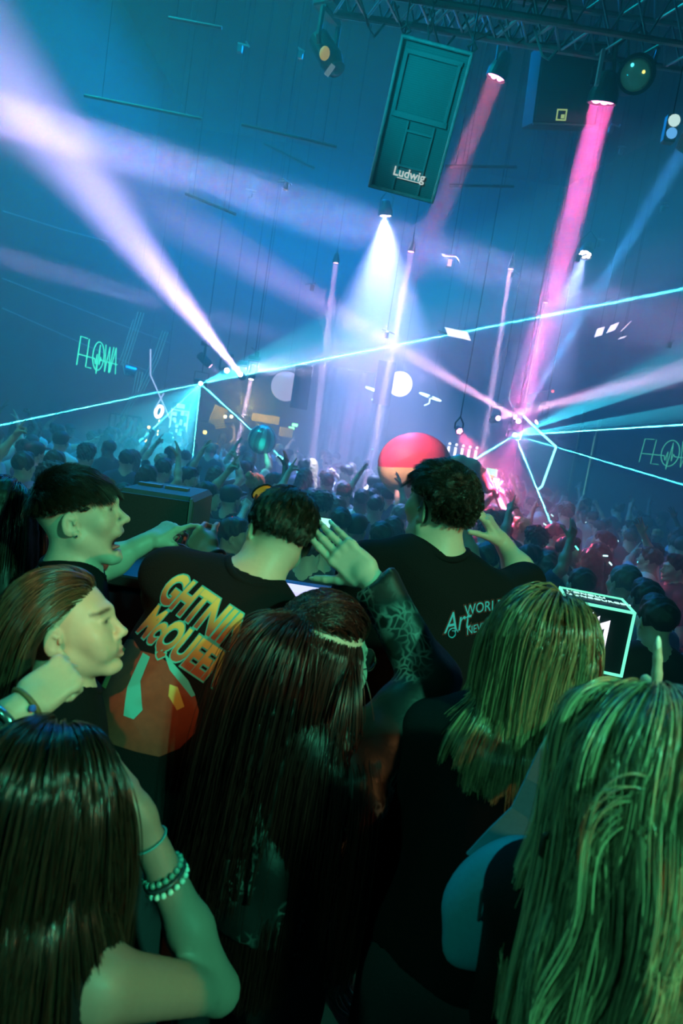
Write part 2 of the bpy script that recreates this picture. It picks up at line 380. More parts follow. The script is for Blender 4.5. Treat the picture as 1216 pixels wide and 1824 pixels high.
def shirt_field(J, infl=.012, sleeve=.62, hem=1.0, beef=1., neckr=.068, crew=True):
    """Upper garment: the torso grown outwards, cut at the hem and at the sleeve ends."""
    F = Field(); s, M, up, f, rr = J['s'], J['M'], J['up'], J['f'], J['rr']; N = J['neck']; L = J['L']; i = infl; c = J['w']/.19
    P = lambda t, y: N-up*L*t+f*y*s
    F.ell(P(.30, .015), np.array((.165*c, .112, .19))*s*beef+i, M, .05*s); F.ell(P(.14, -.005), np.array((.15*c, .085, .1))*s+i, M, .06*s)
    F.ell(P(.66, .0), np.array((.15*c, .108, .18))*s*beef+i, M, .1*s); F.ell(P(.98, 0), np.array((.165, .12, .15))*s+i*1.3, M, .08*s)
    for x, nme in ((-1, 'l'), (1, 'r')):
        sh, el, wr = J['sh'+nme], J['el'+nme], J['wr'+nme]; ar = (.05)*s*beef
        F.cap(N+(up*.012+rr*x*.03)*s, sh-(rr*x*.03)*s, .042*s+i*.7, .052*s+i, .06*s)
        if sleeve <= 0: continue
        q = min(sleeve, 1.); e = sh+(el-sh)*q; F.cap(sh, e, ar*1.12+i, ar*.95+i*1.4, .04*s)
        if sleeve > 1:
            e2 = el+(wr-el)*(sleeve-1); F.cap(el, e2, ar*.95+i*1.2, ar*.62+i*1.2, .03*s)
            F.box(e2+unit(wr-el)*.06, (.09, .09, .05), np.stack(basis(wr-el), 1) if False else np.array(Matrix([list(v) for v in basis(wr-el)]).transposed()), .0, .004, -1)
        else:
            F.box(e+unit(el-sh)*.075, (.085, .085, .045), np.array(Matrix([list(v) for v in basis(el-sh)]).transposed()), .0, .004, -1)
    F.cap(N+up*.03*s, N+up*.12*s+f*.02*s, neckr*s, neckr*1.15*s, .008, -1)
    hp = N-up*L*hem; F.box(hp-up*.3*s, (.4, .4, .3*s), M, 0, .004, -1)
    return F
def trouser_field(J, i=.012):
    F = Field(); s = J['s']; N = J['neck']; F.ell(J['pel'], np.array((.165, .12, .12))*s+i, J['M'], .05*s)
    for nme in 'lr':
        F.cap(J['hip'+nme], J['kn'+nme], .088*s+i, .062*s+i, .05*s); F.cap(J['kn'+nme], J['an'+nme], .062*s+i, .048*s+i, .03*s)
    F.cut(J['pel']+J['up']*.1*s, J['up']); return F
def shoe_field(J, nme):
    F = Field(); s = J['s']; a = J['an'+nme]-np.array((0, 0, .04*s)); b = J['b']
    F.ell(a+b*.06*s-np.array((0, 0, .0)), np.array((.048, .135, .05))*s, np.stack([J['r'], b, (0, 0, 1)], 1), .01); F.cap(a, a+np.array((0, 0, .05*s)), .05*s, .046*s, .03)
    F.cut(a-np.array((0, 0, .033*s)), (0, 0, -1)); return F
SKIN = mat('skin_fair', (.62, .43, .33), .48, spec=.35, noise=.06, nscale=80, bump=.05, attr='tint')
SKIN2 = mat('skin_tan', (.42, .26, .18), .5, noise=.06, nscale=60)
SKIN3 = mat('skin_dark', (.13, .075, .05), .45, noise=.06, nscale=60)
SKIN1 = mat('skin_pale', (.60, .42, .33), .5, noise=.06, nscale=60)
COTTON = mat('black_cotton', (.007, .0075, .0085), .9, spec=.12, noise=.25, nscale=300, bump=.25)
DENIM = mat('dark_trousers', (.02, .023, .03), .85, noise=.3, nscale=200, bump=.2)
RUBBER = mat('black_trainers', (.02, .02, .02), .7)
def skin_tint(J, base=(.62, .43, .33), mouth=0., stubble=None):
    def fn(v):
        q = (v-J['H']) @ J['R']/J['s']; c = np.tile(np.array(base), (len(v), 1))
        g = lambda cx, cy, cz, sx, sy, sz: np.exp(-(((q[:, 0]-cx)/sx)**2+((q[:, 1]-cy)/sy)**2+((q[:, 2]-cz)/sz)**2))
        lip = np.clip(g(0, .1, -.068, .024, .02, .009)*1.3, 0, 1)[:, None]*(0 if mouth else 1); c = c*(1-lip)+np.array((.42, .16, .15))*lip
        if mouth:
            m = np.clip(g(0, .075, -.08, .022, .026, .024)*2.2, 0, 1)[:, None]; c = c*(1-m)+np.array((.05, .008, .01))*m
        for x in (-1, 1):
            br = np.clip(np.exp(-((np.abs(q[:, 0]-x*.034)/.021)**4))*np.exp(-((q[:, 2]-.030-.12*np.clip(.034-np.abs(q[:, 0]), -.02, .02)*0)/.0042)**2)*(q[:, 1] > .06)*1.2, 0, .85)[:, None]; c = c*(1-br)+np.array((.05, .03, .02))*br
            ey = np.clip(g(x*.032, .091, .0075, .0105, .012, .0042)*1.6, 0, 1)[:, None]; c = c*(1-ey)+np.array((.05, .04, .035))*ey
        if stubble is not None:
            u = q/np.linalg.norm(q, axis=1, keepdims=True); a = np.clip(stubble(u, q), 0, 1)[:, None]; c = c*(1-a)+np.array((.07, .05, .04))*a
        return c
    return fn
# ------------------------------------------------------------------ hair: strands that fall over the head and shoulders, over a solid base of locks
def hair_mat(name, col, rough=.3, vary=.25, tip=None):
    if name in MATS: return MATS[name]
    m = bpy.data.materials.new(name); m.use_nodes = True; nt = m.node_tree; nt.nodes.clear()
    o = nt.nodes.new('ShaderNodeOutputMaterial'); b = nt.nodes.new('ShaderNodeBsdfPrincipled'); nt.links.new(b.outputs[0], o.inputs['Surface'])
    b.inputs['Roughness'].default_value = rough; b.inputs['Specular IOR Level'].default_value = .6
    hi = nt.nodes.new('ShaderNodeHairInfo'); rmp = nt.nodes.new('ShaderNodeMapRange'); rmp.inputs['To Min'].default_value = 1-vary*1.6; rmp.inputs['To Max'].default_value = 1+vary*1.6
    nt.links.new(hi.outputs['Random'], rmp.inputs['Value'])
    mx = nt.nodes.new('ShaderNodeMix'); mx.data_type = 'RGBA'; mx.inputs[6].default_value = (*col, 1); mx.inputs[7].default_value = (*(tip or col), 1); nt.links.new(hi.outputs['Intercept'], mx.inputs[0])
    vm = nt.nodes.new('ShaderNodeVectorMath'); vm.operation = 'SCALE'; nt.links.new(mx.outputs[2], vm.inputs[0]); nt.links.new(rmp.outputs[0], vm.inputs['Scale'])
    nt.links.new(vm.outputs[0], b.inputs['Base Color']); MATS[name] = m; return m
def grow(J, coll, n, steps, length, region, first, grav, stiff, margin, clump, cpull, seed, wav=0., frizz=.1, lift=0.):
    """Simulated strands: (n, steps, 3)."""
    g = np.random.RandomState(seed); U = []
    while sum(map(len, U)) < n:
        u = g.normal(size=(n*2, 3)); u /= np.linalg.norm(u, axis=1, keepdims=True); u = u[region(u) > g.rand(len(u))*.999+.0005]; U.append(u)
        if len(U) > 60: break
    u = np.concatenate(U)[:n]; n = len(u); s = J['s']; R = J['R']; C = J['H']+R @ (np.array((0, -.01, .02))*s)
    HF = Field(); skull(HF, J['H'], R, s)
    p = C+(u @ R.T)*.2*s; d = -(u @ R.T)
    for _ in range(24): p = p+d*np.maximum(HF.eval(p), -.01)[:, None]*.8
    nrm = u @ R.T; d = first(u) @ R.T; d = d+g.normal(size=d.shape)*frizz; lf = lift(u)[:, None] if callable(lift) else lift; d = d-nrm*(d*nrm).sum(1, keepdims=True); d /= np.linalg.norm(d, axis=1, keepdims=True)+1e-9; d = d+nrm*lf
    d /= np.linalg.norm(d, axis=1, keepdims=True)+1e-9
    ln = length(u, g) if callable(length) else length*g.uniform(.85, 1.05, n); st = (ln/(steps-1))[:, None]
    ids = g.choice(n, min(clump, n), replace=False); own = np.argmin(((u[:, None]-u[ids][None])**2).sum(2)+.0, 1)
    mg = g.uniform(margin[0], margin[1], n); wob = g.normal(size=(len(ids), 3)); ph = g.uniform(0, 6.3, len(ids)); out = [p]; dn = np.array((0, 0, -1.))
    for k in range(1, steps):
        t = k/(steps-1); ax = wob[own]*wav*math.cos(6.3*t*1.7)*np.cos(ph[own])[:, None]
        d = d*stiff+dn*grav*(.45+1.6*t)+ax+g.normal(size=d.shape)*.012; d /= np.linalg.norm(d, axis=1, keepdims=True)+1e-9
        p = p+d*st; sd = coll.eval(p); bad = sd < mg*min(1, .35+t*3)
        if bad.any():
            nn = coll.normal(p[bad]); push = (mg[bad]*min(1, .35+t*3)-sd[bad])[:, None]; p[bad] = p[bad]+nn*np.clip(push, 0, .03)
            dd = d[bad]; d[bad] = dd-nn*np.minimum((dd*nn).sum(1, keepdims=True), 0)
        out.append(p.copy())
    P = np.stack(out, 1); t = (np.linspace(0, 1, steps)**1.3*cpull)[None, :, None]
    same = np.linalg.norm(P[:, :1]-P[ids][own][:, :1], axis=2, keepdims=True) < .03*s
    keep = (np.linalg.norm(P-P[ids][own], axis=2).max(1) < .055+.04*s) | np.isin(np.arange(n), ids)
    off = (P-P[ids][own])*1.; P = np.where(same, P[ids][own]+off*(1-t), P); return P, ids, keep
def strands(name, P, r, m, parent, tip=.35, kids=1, spread=.0022, seed=5):
    if kids > 1:
        g = np.random.RandomState(seed); off = g.normal(size=(kids, len(P), 1, 3))*spread; off[0] = 0; t = np.linspace(.3, 1, P.shape[1])[None, None, :, None]; P = (P[None]+off*t).reshape(-1, P.shape[1], 3)
    n, k, _ = P.shape; c = bpy.data.hair_curves.new(name); c.add_curves([k]*n)
    c.position_data.foreach_set('vector', (P.reshape(-1, 3)-origin(parent)).astype(np.float32).ravel())
    a = c.attributes.get('radius') or c.attributes.new('radius', 'FLOAT', 'POINT')
    a.data.foreach_set('value', np.tile((r*(1-(1-tip)*np.linspace(0, 1, k)**2)).astype(np.float32), n))
    c.materials.append(m); o = bpy.data.objects.new(name, c); COL.objects.link(o); o.parent = parent; return props(o, kind='stuff')
def hair(root, J, coll, m, mbase, n, steps, length, region, first, grav=.25, stiff=.8, margin=(.004, .02), clump=140, cpull=.6, seed=1, r=.0006, lock=(.007, .009), cap=None, h=.006, wav=0., frizz=.1, lift=0., name='hair', every=2, base=True, inset=.006, upto=1., kids=1):
    P, ids, keep = grow(J, coll, n, steps, length, region, first, grav, stiff, margin, clump, cpull, seed, wav, frizz, lift)
    F = Field()
    if cap: cap(F)
    G = P[ids]; nn = coll.normal(G.reshape(-1, 3)).reshape(G.shape); sd = coll.eval(G.reshape(-1, 3)).reshape(G.shape[:2]); G = G-nn*np.minimum(inset, np.maximum(sd-.004, 0))[..., None]
    for q in G:
        for i in range(0, int((steps-1)*upto), every):
            j = min(i+every, steps-1); w0, w1 = min(1, .3+.22*i), min(1, .3+.22*j); F.cap(q[i], q[j], (lock[0]+(lock[1]-lock[0])*i/steps)*w0, (lock[0]+(lock[1]-lock[0])*j/steps)*w1, .004)
    o = F.build(name, mbase, root, h=h) if base else None
    strands('hair_strand', P[keep], r, m, o or root, kids=kids); return o
# ------------------------------------------------------------------ the hall
CONC = mat('dark_concrete', (.055, .06, .065), .75, noise=.35, nscale=1.5, bump=.1)
WALLM = mat('blackened_plaster', (.03, .033, .036), .85, noise=.3, nscale=.8, bump=.15)
CEILM = mat('black_ceiling', (.02, .022, .024), .9, noise=.3, nscale=3)
DECK = mat('deck_boards', (.03, .03, .032), .7, noise=.3, nscale=6)
CEIL_Z, BACK_Y = 10.0, 20.0
def slab(name, c, h, m, R=None):
    return MB().box((0, 0, 0), h, R).build(name, m, loc=None, kind='structure')
def struct(name, c, h, m, yaw=0):
    R = np.array(Matrix.Rotation(rad(yaw), 3, 'Z')); o = MB().box(c, h, R).build(name, m, loc=c, kind='structure'); return o
struct('floor', (0, 11.3, -.1), (9.5, 8.7, .1), CONC)
struct('floor_terrace', (0, -.25, .185), (11, 2.84, .285), DECK)
struct('ceiling', (1, 8.5, CEIL_Z+.1), (12, 11.7, .1), CEILM)
struct('wall_back', (0, BACK_Y+.12, 5), (9.5, .1, 5), WALLM)
struct('wall_rear', (0, -3.2, 5), (11, .1, 5), WALLM)
LA, LB = np.array((-6.55, -3.)), np.array((-5.65, BACK_Y)); RA, RB = np.array((11.2, -3.)), np.array((4.75, BACK_Y))
def wall(name, a, b, side):
    d = (b-a)/np.linalg.norm(b-a); n = np.array((-d[1], d[0]))*side; c = (a+b)/2+n*.1
    struct(name, (c[0], c[1], 5), (np.linalg.norm(b-a)/2, .1, 5), WALLM, math.degrees(math.atan2(d[1], d[0]))); return d, -n
LD, LN = wall('wall_left', LA, LB, 1); RD, RN = wall('wall_right', RA, RB, -1)
def on_wall(px, py, a, n):
    """Where the view ray of a pixel meets a wall (a: point on it, n: its inward normal)."""
    v = RC @ Vector(((px-608)/FPX, -(py-912)/FPX, -1)); t = ((a[0]-CAM.x)*n[0]+(a[1]-CAM.y)*n[1])/(v.x*n[0]+v.y*n[1]); return np.array(CAM+v*t)
# acoustic drape in the middle of the back wall
b = MB(); x0, x1 = -1.0, .9; xs = np.linspace(x0, x1, 60); top = []
pts = [(x, BACK_Y-.45+.12*math.sin(x*14)+.05*math.sin(x*31)) for x in xs]
V = [(x, y, z) for z in (.02, 4.1) for x, y in pts]+[(x, y+.02, z) for z in (.02, 4.1) for x, y in pts]; k = len(xs)
b.add(V, [[i, i+1, k+i+1, k+i] for i in range(k-1)]+[[2*k+i+1, 2*k+i, 3*k+i, 3*k+i+1] for i in range(k-1)]+[[k+i, k+i+1, 3*k+i+1, 3*k+i] for i in range(k-1)])
dr = thing('stage_drape', (0, BACK_Y-.45, .6), 'pale grey folded drape hanging at the middle of the back wall', 'curtain')
b.build('drape_cloth', mat('grey_drape', (.09, .1, .1), .9), dr, smooth=True); MB().tube([(x0-.1, BACK_Y-.45, 4.1), (x1+.1, BACK_Y-.45, 4.1)], .03).build('drape_rail', STEEL, dr)
# thin haze that the beams show up in
hz = bpy.data.materials.new('stage_haze'); hz.use_nodes = True; nt = hz.node_tree; nt.nodes.clear()
o_ = nt.nodes.new('ShaderNodeOutputMaterial'); sc_ = nt.nodes.new('ShaderNodeVolumeScatter'); nt.links.new(sc_.outputs[0], o_.inputs['Volume'])
sc_.inputs['Density'].default_value = .06; sc_.inputs['Anisotropy'].default_value = .15; sc_.inputs['Color'].default_value = (.95, .97, 1, 1)
hv = []; 
for z in (.012, 6.5):
    for (x, y) in ((-6.2, 2.75), (8.9, 2.75), (4.72, BACK_Y-.03), (-5.62, BACK_Y-.03)): hv.append((x, y, z))
props(link_mesh('stage_haze', hv, [[3, 2, 1, 0], [4, 5, 6, 7], [0, 1, 5, 4], [1, 2, 6, 5], [2, 3, 7, 6], [3, 0, 4, 7]], hz, loc=(0, 11, 0), smooth=False), 'thin blue-lit stage haze filling the air of the whole hall', 'haze', kind='stuff')
# ------------------------------------------------------------------ FLOWA signs on both side walls
NEON = glow('sign_green_light', (.06, 1.0, .55), 2.0)
def flowa(name, pos, d, up, h, label, e=1.):
    root = thing(name, pos, label, 'sign', 'word signs on the side walls'); d = np.array((d[0], d[1], 0.)); n = np.array(up) if False else None
    o = np.array(pos, float); r = .018*h
    P = lambda x, y: o+d*x*h+np.array((0, 0, 1.))*y*h
    m = NEON if e == 1. else glow('sign_green_light_dim', (.10, .8, .45), .8)
    L = {'letter_f': [[(0, -.5), (.08, .5), (.62, .5)]], 'letter_l': [[(.78, .5), (.72, -.5), (1.18, -.5)]],
         'letter_o': [[(1.72+.5*math.cos(a), .52*math.sin(a)) for a in np.linspace(0, 2*math.pi, 30)]],
         'letter_w': [[(2.28, .5), (2.42, -.5), (2.68, .45), (2.82, -.5), (3.05, .5)]], 'letter_a': [[(2.9, -.5), (3.3, .5), (3.5, -.5)]],
         'strike_line': [[(.04, -.12), (1.42, -.12), (1.5, -.3), (1.58, .05), (1.66, -.65), (1.78, .42), (1.86, -.3), (1.93, -.02), (2.0, -.12), (3.6, -.12)]]}
    for k, ls in L.items():
        b = MB()
        for l in ls: b.tube([P(*q) for q in l], r, 5)
        b.build(k, m, root)
    for x in (.05, .75, 1.72, 2.42, 3.4): MB().tube([P(x, .1), P(x, .1)+np.array((ln[0], ln[1], 0))*-.05], .008, 4).build('standoff', BLACK, root)
ln = LN; lp = on_wall(172, 634, LA, LN); hL = 47/1216*lp[1]
lp = lp+np.array((LN[0], LN[1], 0))*.05; flowa('wall_sign', lp-np.array((LD[0], LD[1], 0))*1.75*hL, LD, None, hL, 'bright green line-letter sign reading FLOWA on the wall at left')
ln = RN; rp = on_wall(1176, 806, RA, RN); hR = 43/1216*rp[1]*1.0
rp = rp+np.array((RN[0], RN[1], 0))*.05; flowa('wall_sign', rp+np.array((RD[0], RD[1], 0))*1.05*hR, -RD, None, hR, 'dimmer green line-letter sign FLOWA on the wall at right, cut by the frame', .5)
# thin cable runs along the left wall
for i, (q1, q2) in enumerate((((0, 495), (300, 610)), ((0, 548), (260, 660)), ((0, 375), (190, 430)))):
    a, c = on_wall(*q1, LA, LN), on_wall(*q2, LA, LN); nn = np.array((LN[0], LN[1], 0))*.04; k = (a+c)/2-np.array((0, 0, .02))
    props(MB().tube([a+nn, k+nn, c+nn], .012, 5).build('wall_cable', mat('pale_cable', (.25, .3, .3), .5), loc=tuple(a)), ('upper cable strung along the left wall above the green sign', 'lower cable strung along the left wall toward the green sign', 'topmost short cable strung high on the left wall')[(0, 1, 2)[i]], 'cable', 'wall cables')
# ------------------------------------------------------------------ lamps and their fixtures
LENSW = glow('lens_white', (1, .82, 1), 14); LENSP = glow('lens_pink', (1, .45, .75), 9); LENSB = glow('lens_blue', (.55, .8, 1), 14); LENSC = glow('lens_cyan', (.35, .95, 1), 30); LENSM = glow('lens_magenta', (1, .25, .6), 10)
def pipe(root, p, r=.018):
    r *= .5
    MB().tube([p, (p[0], p[1], CEIL_Z)], r, 6).build('drop_pipe', HANG, root)
def moving_head(p, d, label, lens, k=.8, lr=.055, hang=True, group=None):
    """p: lens centre, d: beam direction."""
    d = Vector(d).normalized(); p = Vector(p); x, y, z = basis(d); c = p-d*.2*k
    root = thing('moving_head_lamp', c+Vector((0, 0, .30*k)), label, 'stage light', group)
    MB().lathe(p, d, [(-.36*k, .05*k), (-.33*k, .085*k), (-.1*k, .095*k), (-.02*k, lr*k*1.25), (-.004, lr*k*1.25)], 16).build('head', BLACK, root, smooth=False)
    MB().lathe(p, d, [(-.006, lr*k), (.0, lr*k*.97), (.004, lr*k*.6)], 14).build('lens', lens, root, smooth=False)
    h = Vector((d.y, -d.x, 0)); h = h.normalized() if h.length > .05 else Vector((1, 0, 0))
    b = MB(); t = c+Vector((0, 0, .26*k))
    for q in (-1, 1): b.tube([c+h*q*.1*k, c+h*q*.125*k+Vector((0, 0, .05*k)), t+h*q*.12*k], .022*k, 6)
    b.tube([t+h*-.12*k, t+h*.12*k], .026*k, 6); b.build('yoke', BLACK, root)
    hR = np.array(Matrix([h, Vector((0, 0, 1)).cross(h), (0, 0, 1)]).transposed())
    MB().box(t+Vector((0, 0, .07*k)), (.13*k, .1*k, .05*k), hR, .012).build('base_box', BLACK, root); pipe(root, t+Vector((0, 0, .11*k))); return root
def par_lamp(p, d, label, lens, k=1., r=.1, dots=7, group=None):
    d = Vector(d).normalized(); p = Vector(p); x, y, z = basis(d)
    root = thing('par_lamp', p-d*.12*k, label, 'stage light', group)
    MB().lathe(p, d, [(-.22*k, r*.35), (-.2*k, r*.6), (-.06*k, r*1.05), (.0, r*1.08), (.02, r*1.08), (.02, r*1.0), (-.004, r*.98)], 18).build('housing', BLACK, root)
    c = [(0, 0)]+[(.62*math.cos(a), .62*math.sin(a)) for a in np.arange(dots-1)*2*math.pi/(dots-1)]
    for (u, v) in c: MB().lathe(p+x*u*r+y*v*r, d, [(-.004, r*.27), (.006, r*.24), (.012, r*.1)], 8).build('lens', lens, root)
    b = MB(); q = p-d*.1*k; up = Vector((0, 0, .28*k))
    for s_ in (-1, 1): b.tube([q+x*s_*r*1.1, q+x*s_*r*1.15+up*.5, q+up], .012, 6)
    b.build('bracket', BLACK, root); pipe(root, q+up, .014); return root
def laser_box(p, label, fwd):
    root = thing('laser_projector', p, label, 'laser projector', 'laser projectors'); f = Vector(fwd).normalized(); x, y, z = basis(-f)
    R = np.array(Matrix([x, -z, y]).transposed()); c = Vector(p)-f*.17
    MB().box(c, (.12, .14, .07), R, .01).build('case', BLACK, root); MB().lathe(Vector(p)-f*.03, f, [(0, .035), (.014, .035), (.016, .02)], 12).build('aperture', LENSC, root)
    b = MB(); b.tube([c+x*.13, c+x*.13+Vector((0, 0, .2)), c+Vector((0, 0, .2)), c-x*.13+Vector((0, 0, .2)), c-x*.13], .012, 5); b.build('bracket', BLACK, root); pipe(root, c+Vector((0, 0, .2))); return root
LAV, PNK, MAG, VIO, CY = (.70, .50, 1), (1, .52, .8), (1, .12, .42), (.38, .46, 1), (.05, .72, 1)
def beam(kind, lp, d1, tp, d2, ang, c, e, label, lens=None, blend=.35, r=.04, k=.75, lr=.055, group='beam lamps in the rig', back=0.):
    p, q = at(*lp, d1), at(*tp, d2); d = (q-p).normalized(); p = p-d*back
    if ang > 20: spot('beam_light', p+d*.03, q, ang, c, e, blend, r)
    else: area('beam_light', p+d*.025, q, e/(4*math.pi**2)*math.pi*rad(ang/2)**2*3, c, 2*lr*(k if kind == 'head' else 1)*.9, ang, 'DISK')
    if kind == 'head': moving_head(p, d, label, lens, k, lr, group=group)
    elif kind == 'par': par_lamp(p, d, label, lens, k, lr, group=group)
beam('head', (428, 667), 13, (60, 205), 5.2, 5.0, LAV, 75000, 'beam lamp right of the left laser, throwing the widest lavender beam to upper left', LENSW, .5, .05)
beam('head', (-330, 95), 4.5, (1216, 590), 12, 4.6, LAV, 95000, 'beam lamp outside the left edge sending a wide lavender band across the hall', LENSW, .6, .06, 1., .17)
beam('head', (-160, 410), 6.5, (640, 640), 16, 3.2, LAV, 26000, 'second beam lamp outside the left edge with a faint lower lavender band', LENSW, .7, .06, 1., .13)
beam('par', (686, 383), 11, (668, 760), 11.5, 62, VIO, 11500, 'cluster par lamp with the brightest white cone under the hanging loudspeaker', LENSW, .9, .05, 1., .105)
beam('par', (1042, 453), 11, (985, 600), 10.5, 34, VIO, 3500, 'cluster par lamp with a small pale cone, right of the central cone', LENSW, .8, .05, 1., .105)
beam('par', (1072, 180), 6.2, (882, 915), 7.3, 6.5, MAG, 62000, 'slim par lamp with a magenta shaft beside the big round spotlight', LENSM, .5, .09, 1., .115)
beam('par', (884, 136), 7.0, (796, 345), 7.2, 7, (1, .18, .32), 11000, 'small par lamp with a faint red shaft right of the hanging loudspeaker', LENSM, .5, .06, 1., .095)
beam('head', (923, 750), 12, (1206, 285), 6.3, 1.7, (.06, .42, 1), 90000, 'beam lamp above the right laser with a narrow blue beam rising to the upper right', LENSB, .3, .02)
beam('head', (887, 745), 12.4, (1300, 640), 7, 4.0, PNK, 30000, 'beam lamp left of the right laser with a pink beam toward the right wall', LENSP, .5, .02, .8)
beam('head', (918, 743), 12.4, (790, 668), 11, 5.5, PNK, 26000, 'beam lamp just above the right laser with a short pink beam to upper left', LENSP, .6, .02, .8)
beam('head', (955, 752), 12.4, (790, 835), 12, 8, (.75, .6, 1), 2500, 'small beam lamp right of the right laser aimed down at the floor', LENSP, .6, .02, .8)
beam('head', (447, 676), 12.5, (418, 815), 12.2, 5.0, (1, .68, .9), 24000, 'beam lamp with a short bright pink shaft falling between laser and teal ball', LENSW, .25, .02)
beam('head', (375, 652), 13.5, (520, 800), 14, 4, LAV, 6000, 'dim beam lamp left of the widest lavender beam, pointing down right', LENSP, .5, .03, .9)
beam('head', (404, 660), 13.5, (560, 645), 9, 6, (.9, .7, 1), 9000, 'beam lamp next to the left laser with a short pale beam to the right', LENSW, .6, .02, .9)
for i, (a, c, dd, ang, e) in enumerate((((598, 467), (570, 700), 12, 3.0, 45000), ((732, 447), (652, 865), 11, 2.8, 80000), ((910, 478), (866, 770), 12, 3.2, 75000), ((972, 538), (906, 860), 12.5, 3.0, 70000))):
    beam('par', a, dd, c, dd, ang, (.95, .6, .95), e, ('leftmost pin spot with a thin pinkish shaft straight down', 'pin spot inside the white cone with a thin shaft down to the crowd', 'pin spot right of the white cone with a thin mauve shaft', 'lower pin spot under the small cone with a thin violet shaft')[i], LENSP, .5, .03, .7, .055, 'pin spots')
beam('par', (818, 768), 9.4, (912, 935), 7.3, 32, (1, .10, .20), 1500, 'small red par lamp beside the red ball aimed at the dancers', LENSM, .8, .04, .6, .05)  # lamp added to put red light on the dancers
# unseen helper spots added to tint the dancers, terrace and balls
spot('crowd_red_side', at(700, 420, 9), at(415, 905, 6.8), 9, (1, .12, .12), 900, .6, .05)
spot('crowd_violet', at(686, 383, 10.5), at(640, 930, 7), 22, (.30, .40, 1), 1500, .8, .05)
spot('crowd_violet_left', at(-330, 200, 5.5), at(40, 850, 7), 12, (.6, .35, 1), 160, .6, .05)
spot('terrace_purple', at(500, 300, 5), at(255, 960, 1.8), 9, (.75, .3, 1), 25, .4, .02)
spot('ball_fill', at(560, 560, 7), at(738, 825, 8), 24, (1, .50, .55), 600, .5, .05)
spot('teal_ball_fill', at(520, 600, 8.5), at(467, 783, 10), 10, (.1, 1, .8), 900, .5, .05)
def laser(p, q, e, s=.008, c=CY): area('laser_line', Vector(p)+(Vector(q)-Vector(p)).normalized()*.02, q, e, c, s, .2, 'DISK')
def fan(p, q1, q2, e, c=CY, thick=.005):
    a, b = (Vector(q1)-p).normalized(), (Vector(q2)-p).normalized(); d = (a+b).normalized(); n = a.cross(b).normalized()
    spot('laser_fan', p+d*.02, p+d, math.degrees(a.angle(b)), c, e, .25, .002, 1, thick, up=n)
P1 = at(357, 683, 13); P2 = at(917, 775, 12)
laser_box(P1, 'laser projector left of centre, source of the left fan of cyan lines', (0.2, -1, -.1)); laser_box(P2, 'laser projector at right, source of the right fan of cyan lines', (-.1, -1, -.1))
for q, d, e in (((1290, 500), 5.5, 9), ((-60, 770), 7, 5), ((343, 815), 12.6, 4), ((255, 780), 12.3, 3.5), ((498, 812), 12.6, 6), ((640, 735), 17, 3), ((560, 760), 16, 2)): laser(P1, at(*q, d), e*2.0*(4 if d > 11 else 1), .018 if d > 11 else .006)
for q, d, e in (((1290, 752), 6.5, 11), ((1290, 885), 6.5, 4), ((978, 925), 8.6, 9), ((780, 858), 11.4, 6), ((700, 705), 16, 5), ((700, 738), 16, 3), ((640, 768), 15.5, 3)): laser(P2, at(*q, d), e*2.0*(4 if d > 11 else 1), .016 if d > 11 else .006)
fan(P1, at(560, 560, 8), at(800, 620, 8), 8e5); fan(P1, at(1290, 500, 5.5), at(560, 560, 8), 4e5)
fan(P1, at(-60, 770, 7), at(343, 815, 12.6), 2.5e5)
fan(P2, at(1290, 752, 6.5), at(1290, 560, 6.5), 2.5e6); fan(P2, at(978, 925, 8.6), at(1290, 885, 6.5), 8e4); fan(P2, at(1216, 590, 8), at(1180, 640, 8), 5e5)
# ------------------------------------------------------------------ hanging loudspeakers, truss, rigging
def text_mesh(body, size, shear=0., offset=0., extrude=0., sx=1., cell=None):
    c = bpy.data.curves.new('lettering', 'FONT'); c.body = body; c.size = size; c.shear = shear; c.offset = offset; c.extrude = extrude; c.resolution_u = 4; c.align_x = 'CENTER'
    o = bpy.data.objects.new('lettering', c); COL.objects.link(o); dg = bpy.context.evaluated_depsgraph_get(); me = o.evaluated_get(dg).to_mesh()
    bm = bmesh.new(); bm.from_mesh(me); o.evaluated_get(dg).to_mesh_clear(); bpy.data.objects.remove(o); bpy.data.curves.remove(c)
    bmesh.ops.remove_doubles(bm, verts=bm.verts, dist=size*1e-4)
    far = size*len(body); bmesh.ops.delete(bm, geom=[q for q in bm.verts if abs(q.co.x) > far*.6 or not -size*.6 < q.co.y < size*1.3], context='VERTS')
    for q in bm.verts: q.co.x *= sx
    if cell:
        xs = [q.co.x for q in bm.verts]; ys = [q.co.y for q in bm.verts]
        for ax, (a, b) in (((1, 0, 0), (min(xs), max(xs))), ((0, 1, 0), (min(ys), max(ys)))):
            for t in np.arange(a+cell, b, cell): bmesh.ops.bisect_plane(bm, geom=bm.verts[:]+bm.edges[:]+bm.faces[:], plane_co=(t*ax[0], t*ax[1], 0), plane_no=ax)
    bm.verts.index_update(); v = np.array([q.co[:] for q in bm.verts]); f = [[q.index for q in p.verts] for p in bm.faces]; bm.free(); return v, f
def put_text(name, body, size, o, U, V, m, parent, th=.003, lift=0., **kw):
    v, f = text_mesh(body, size, extrude=th, **kw); U, V = unit(U), unit(V); N = np.cross(U, V)
    return link_mesh(name, np.array(o, float)+v[:, :1]*U+v[:, 1:2]*V+(v[:, 2:]+lift)*N, f, m, parent, smooth=False)
def quad_frame(tl, tr, bl):
    tl, tr, bl = (np.array(q, float) for q in (tl, tr, bl)); U = unit(tr-tl); V = tl-bl; V = unit(V-U*np.dot(V, U)); return tl, U, V, np.cross(U, V), np.linalg.norm(tr-tl), np.dot(tl-bl, V)
SPK = mat('speaker_enclosure', (.05, .06, .06), .5, noise=.25, nscale=40)
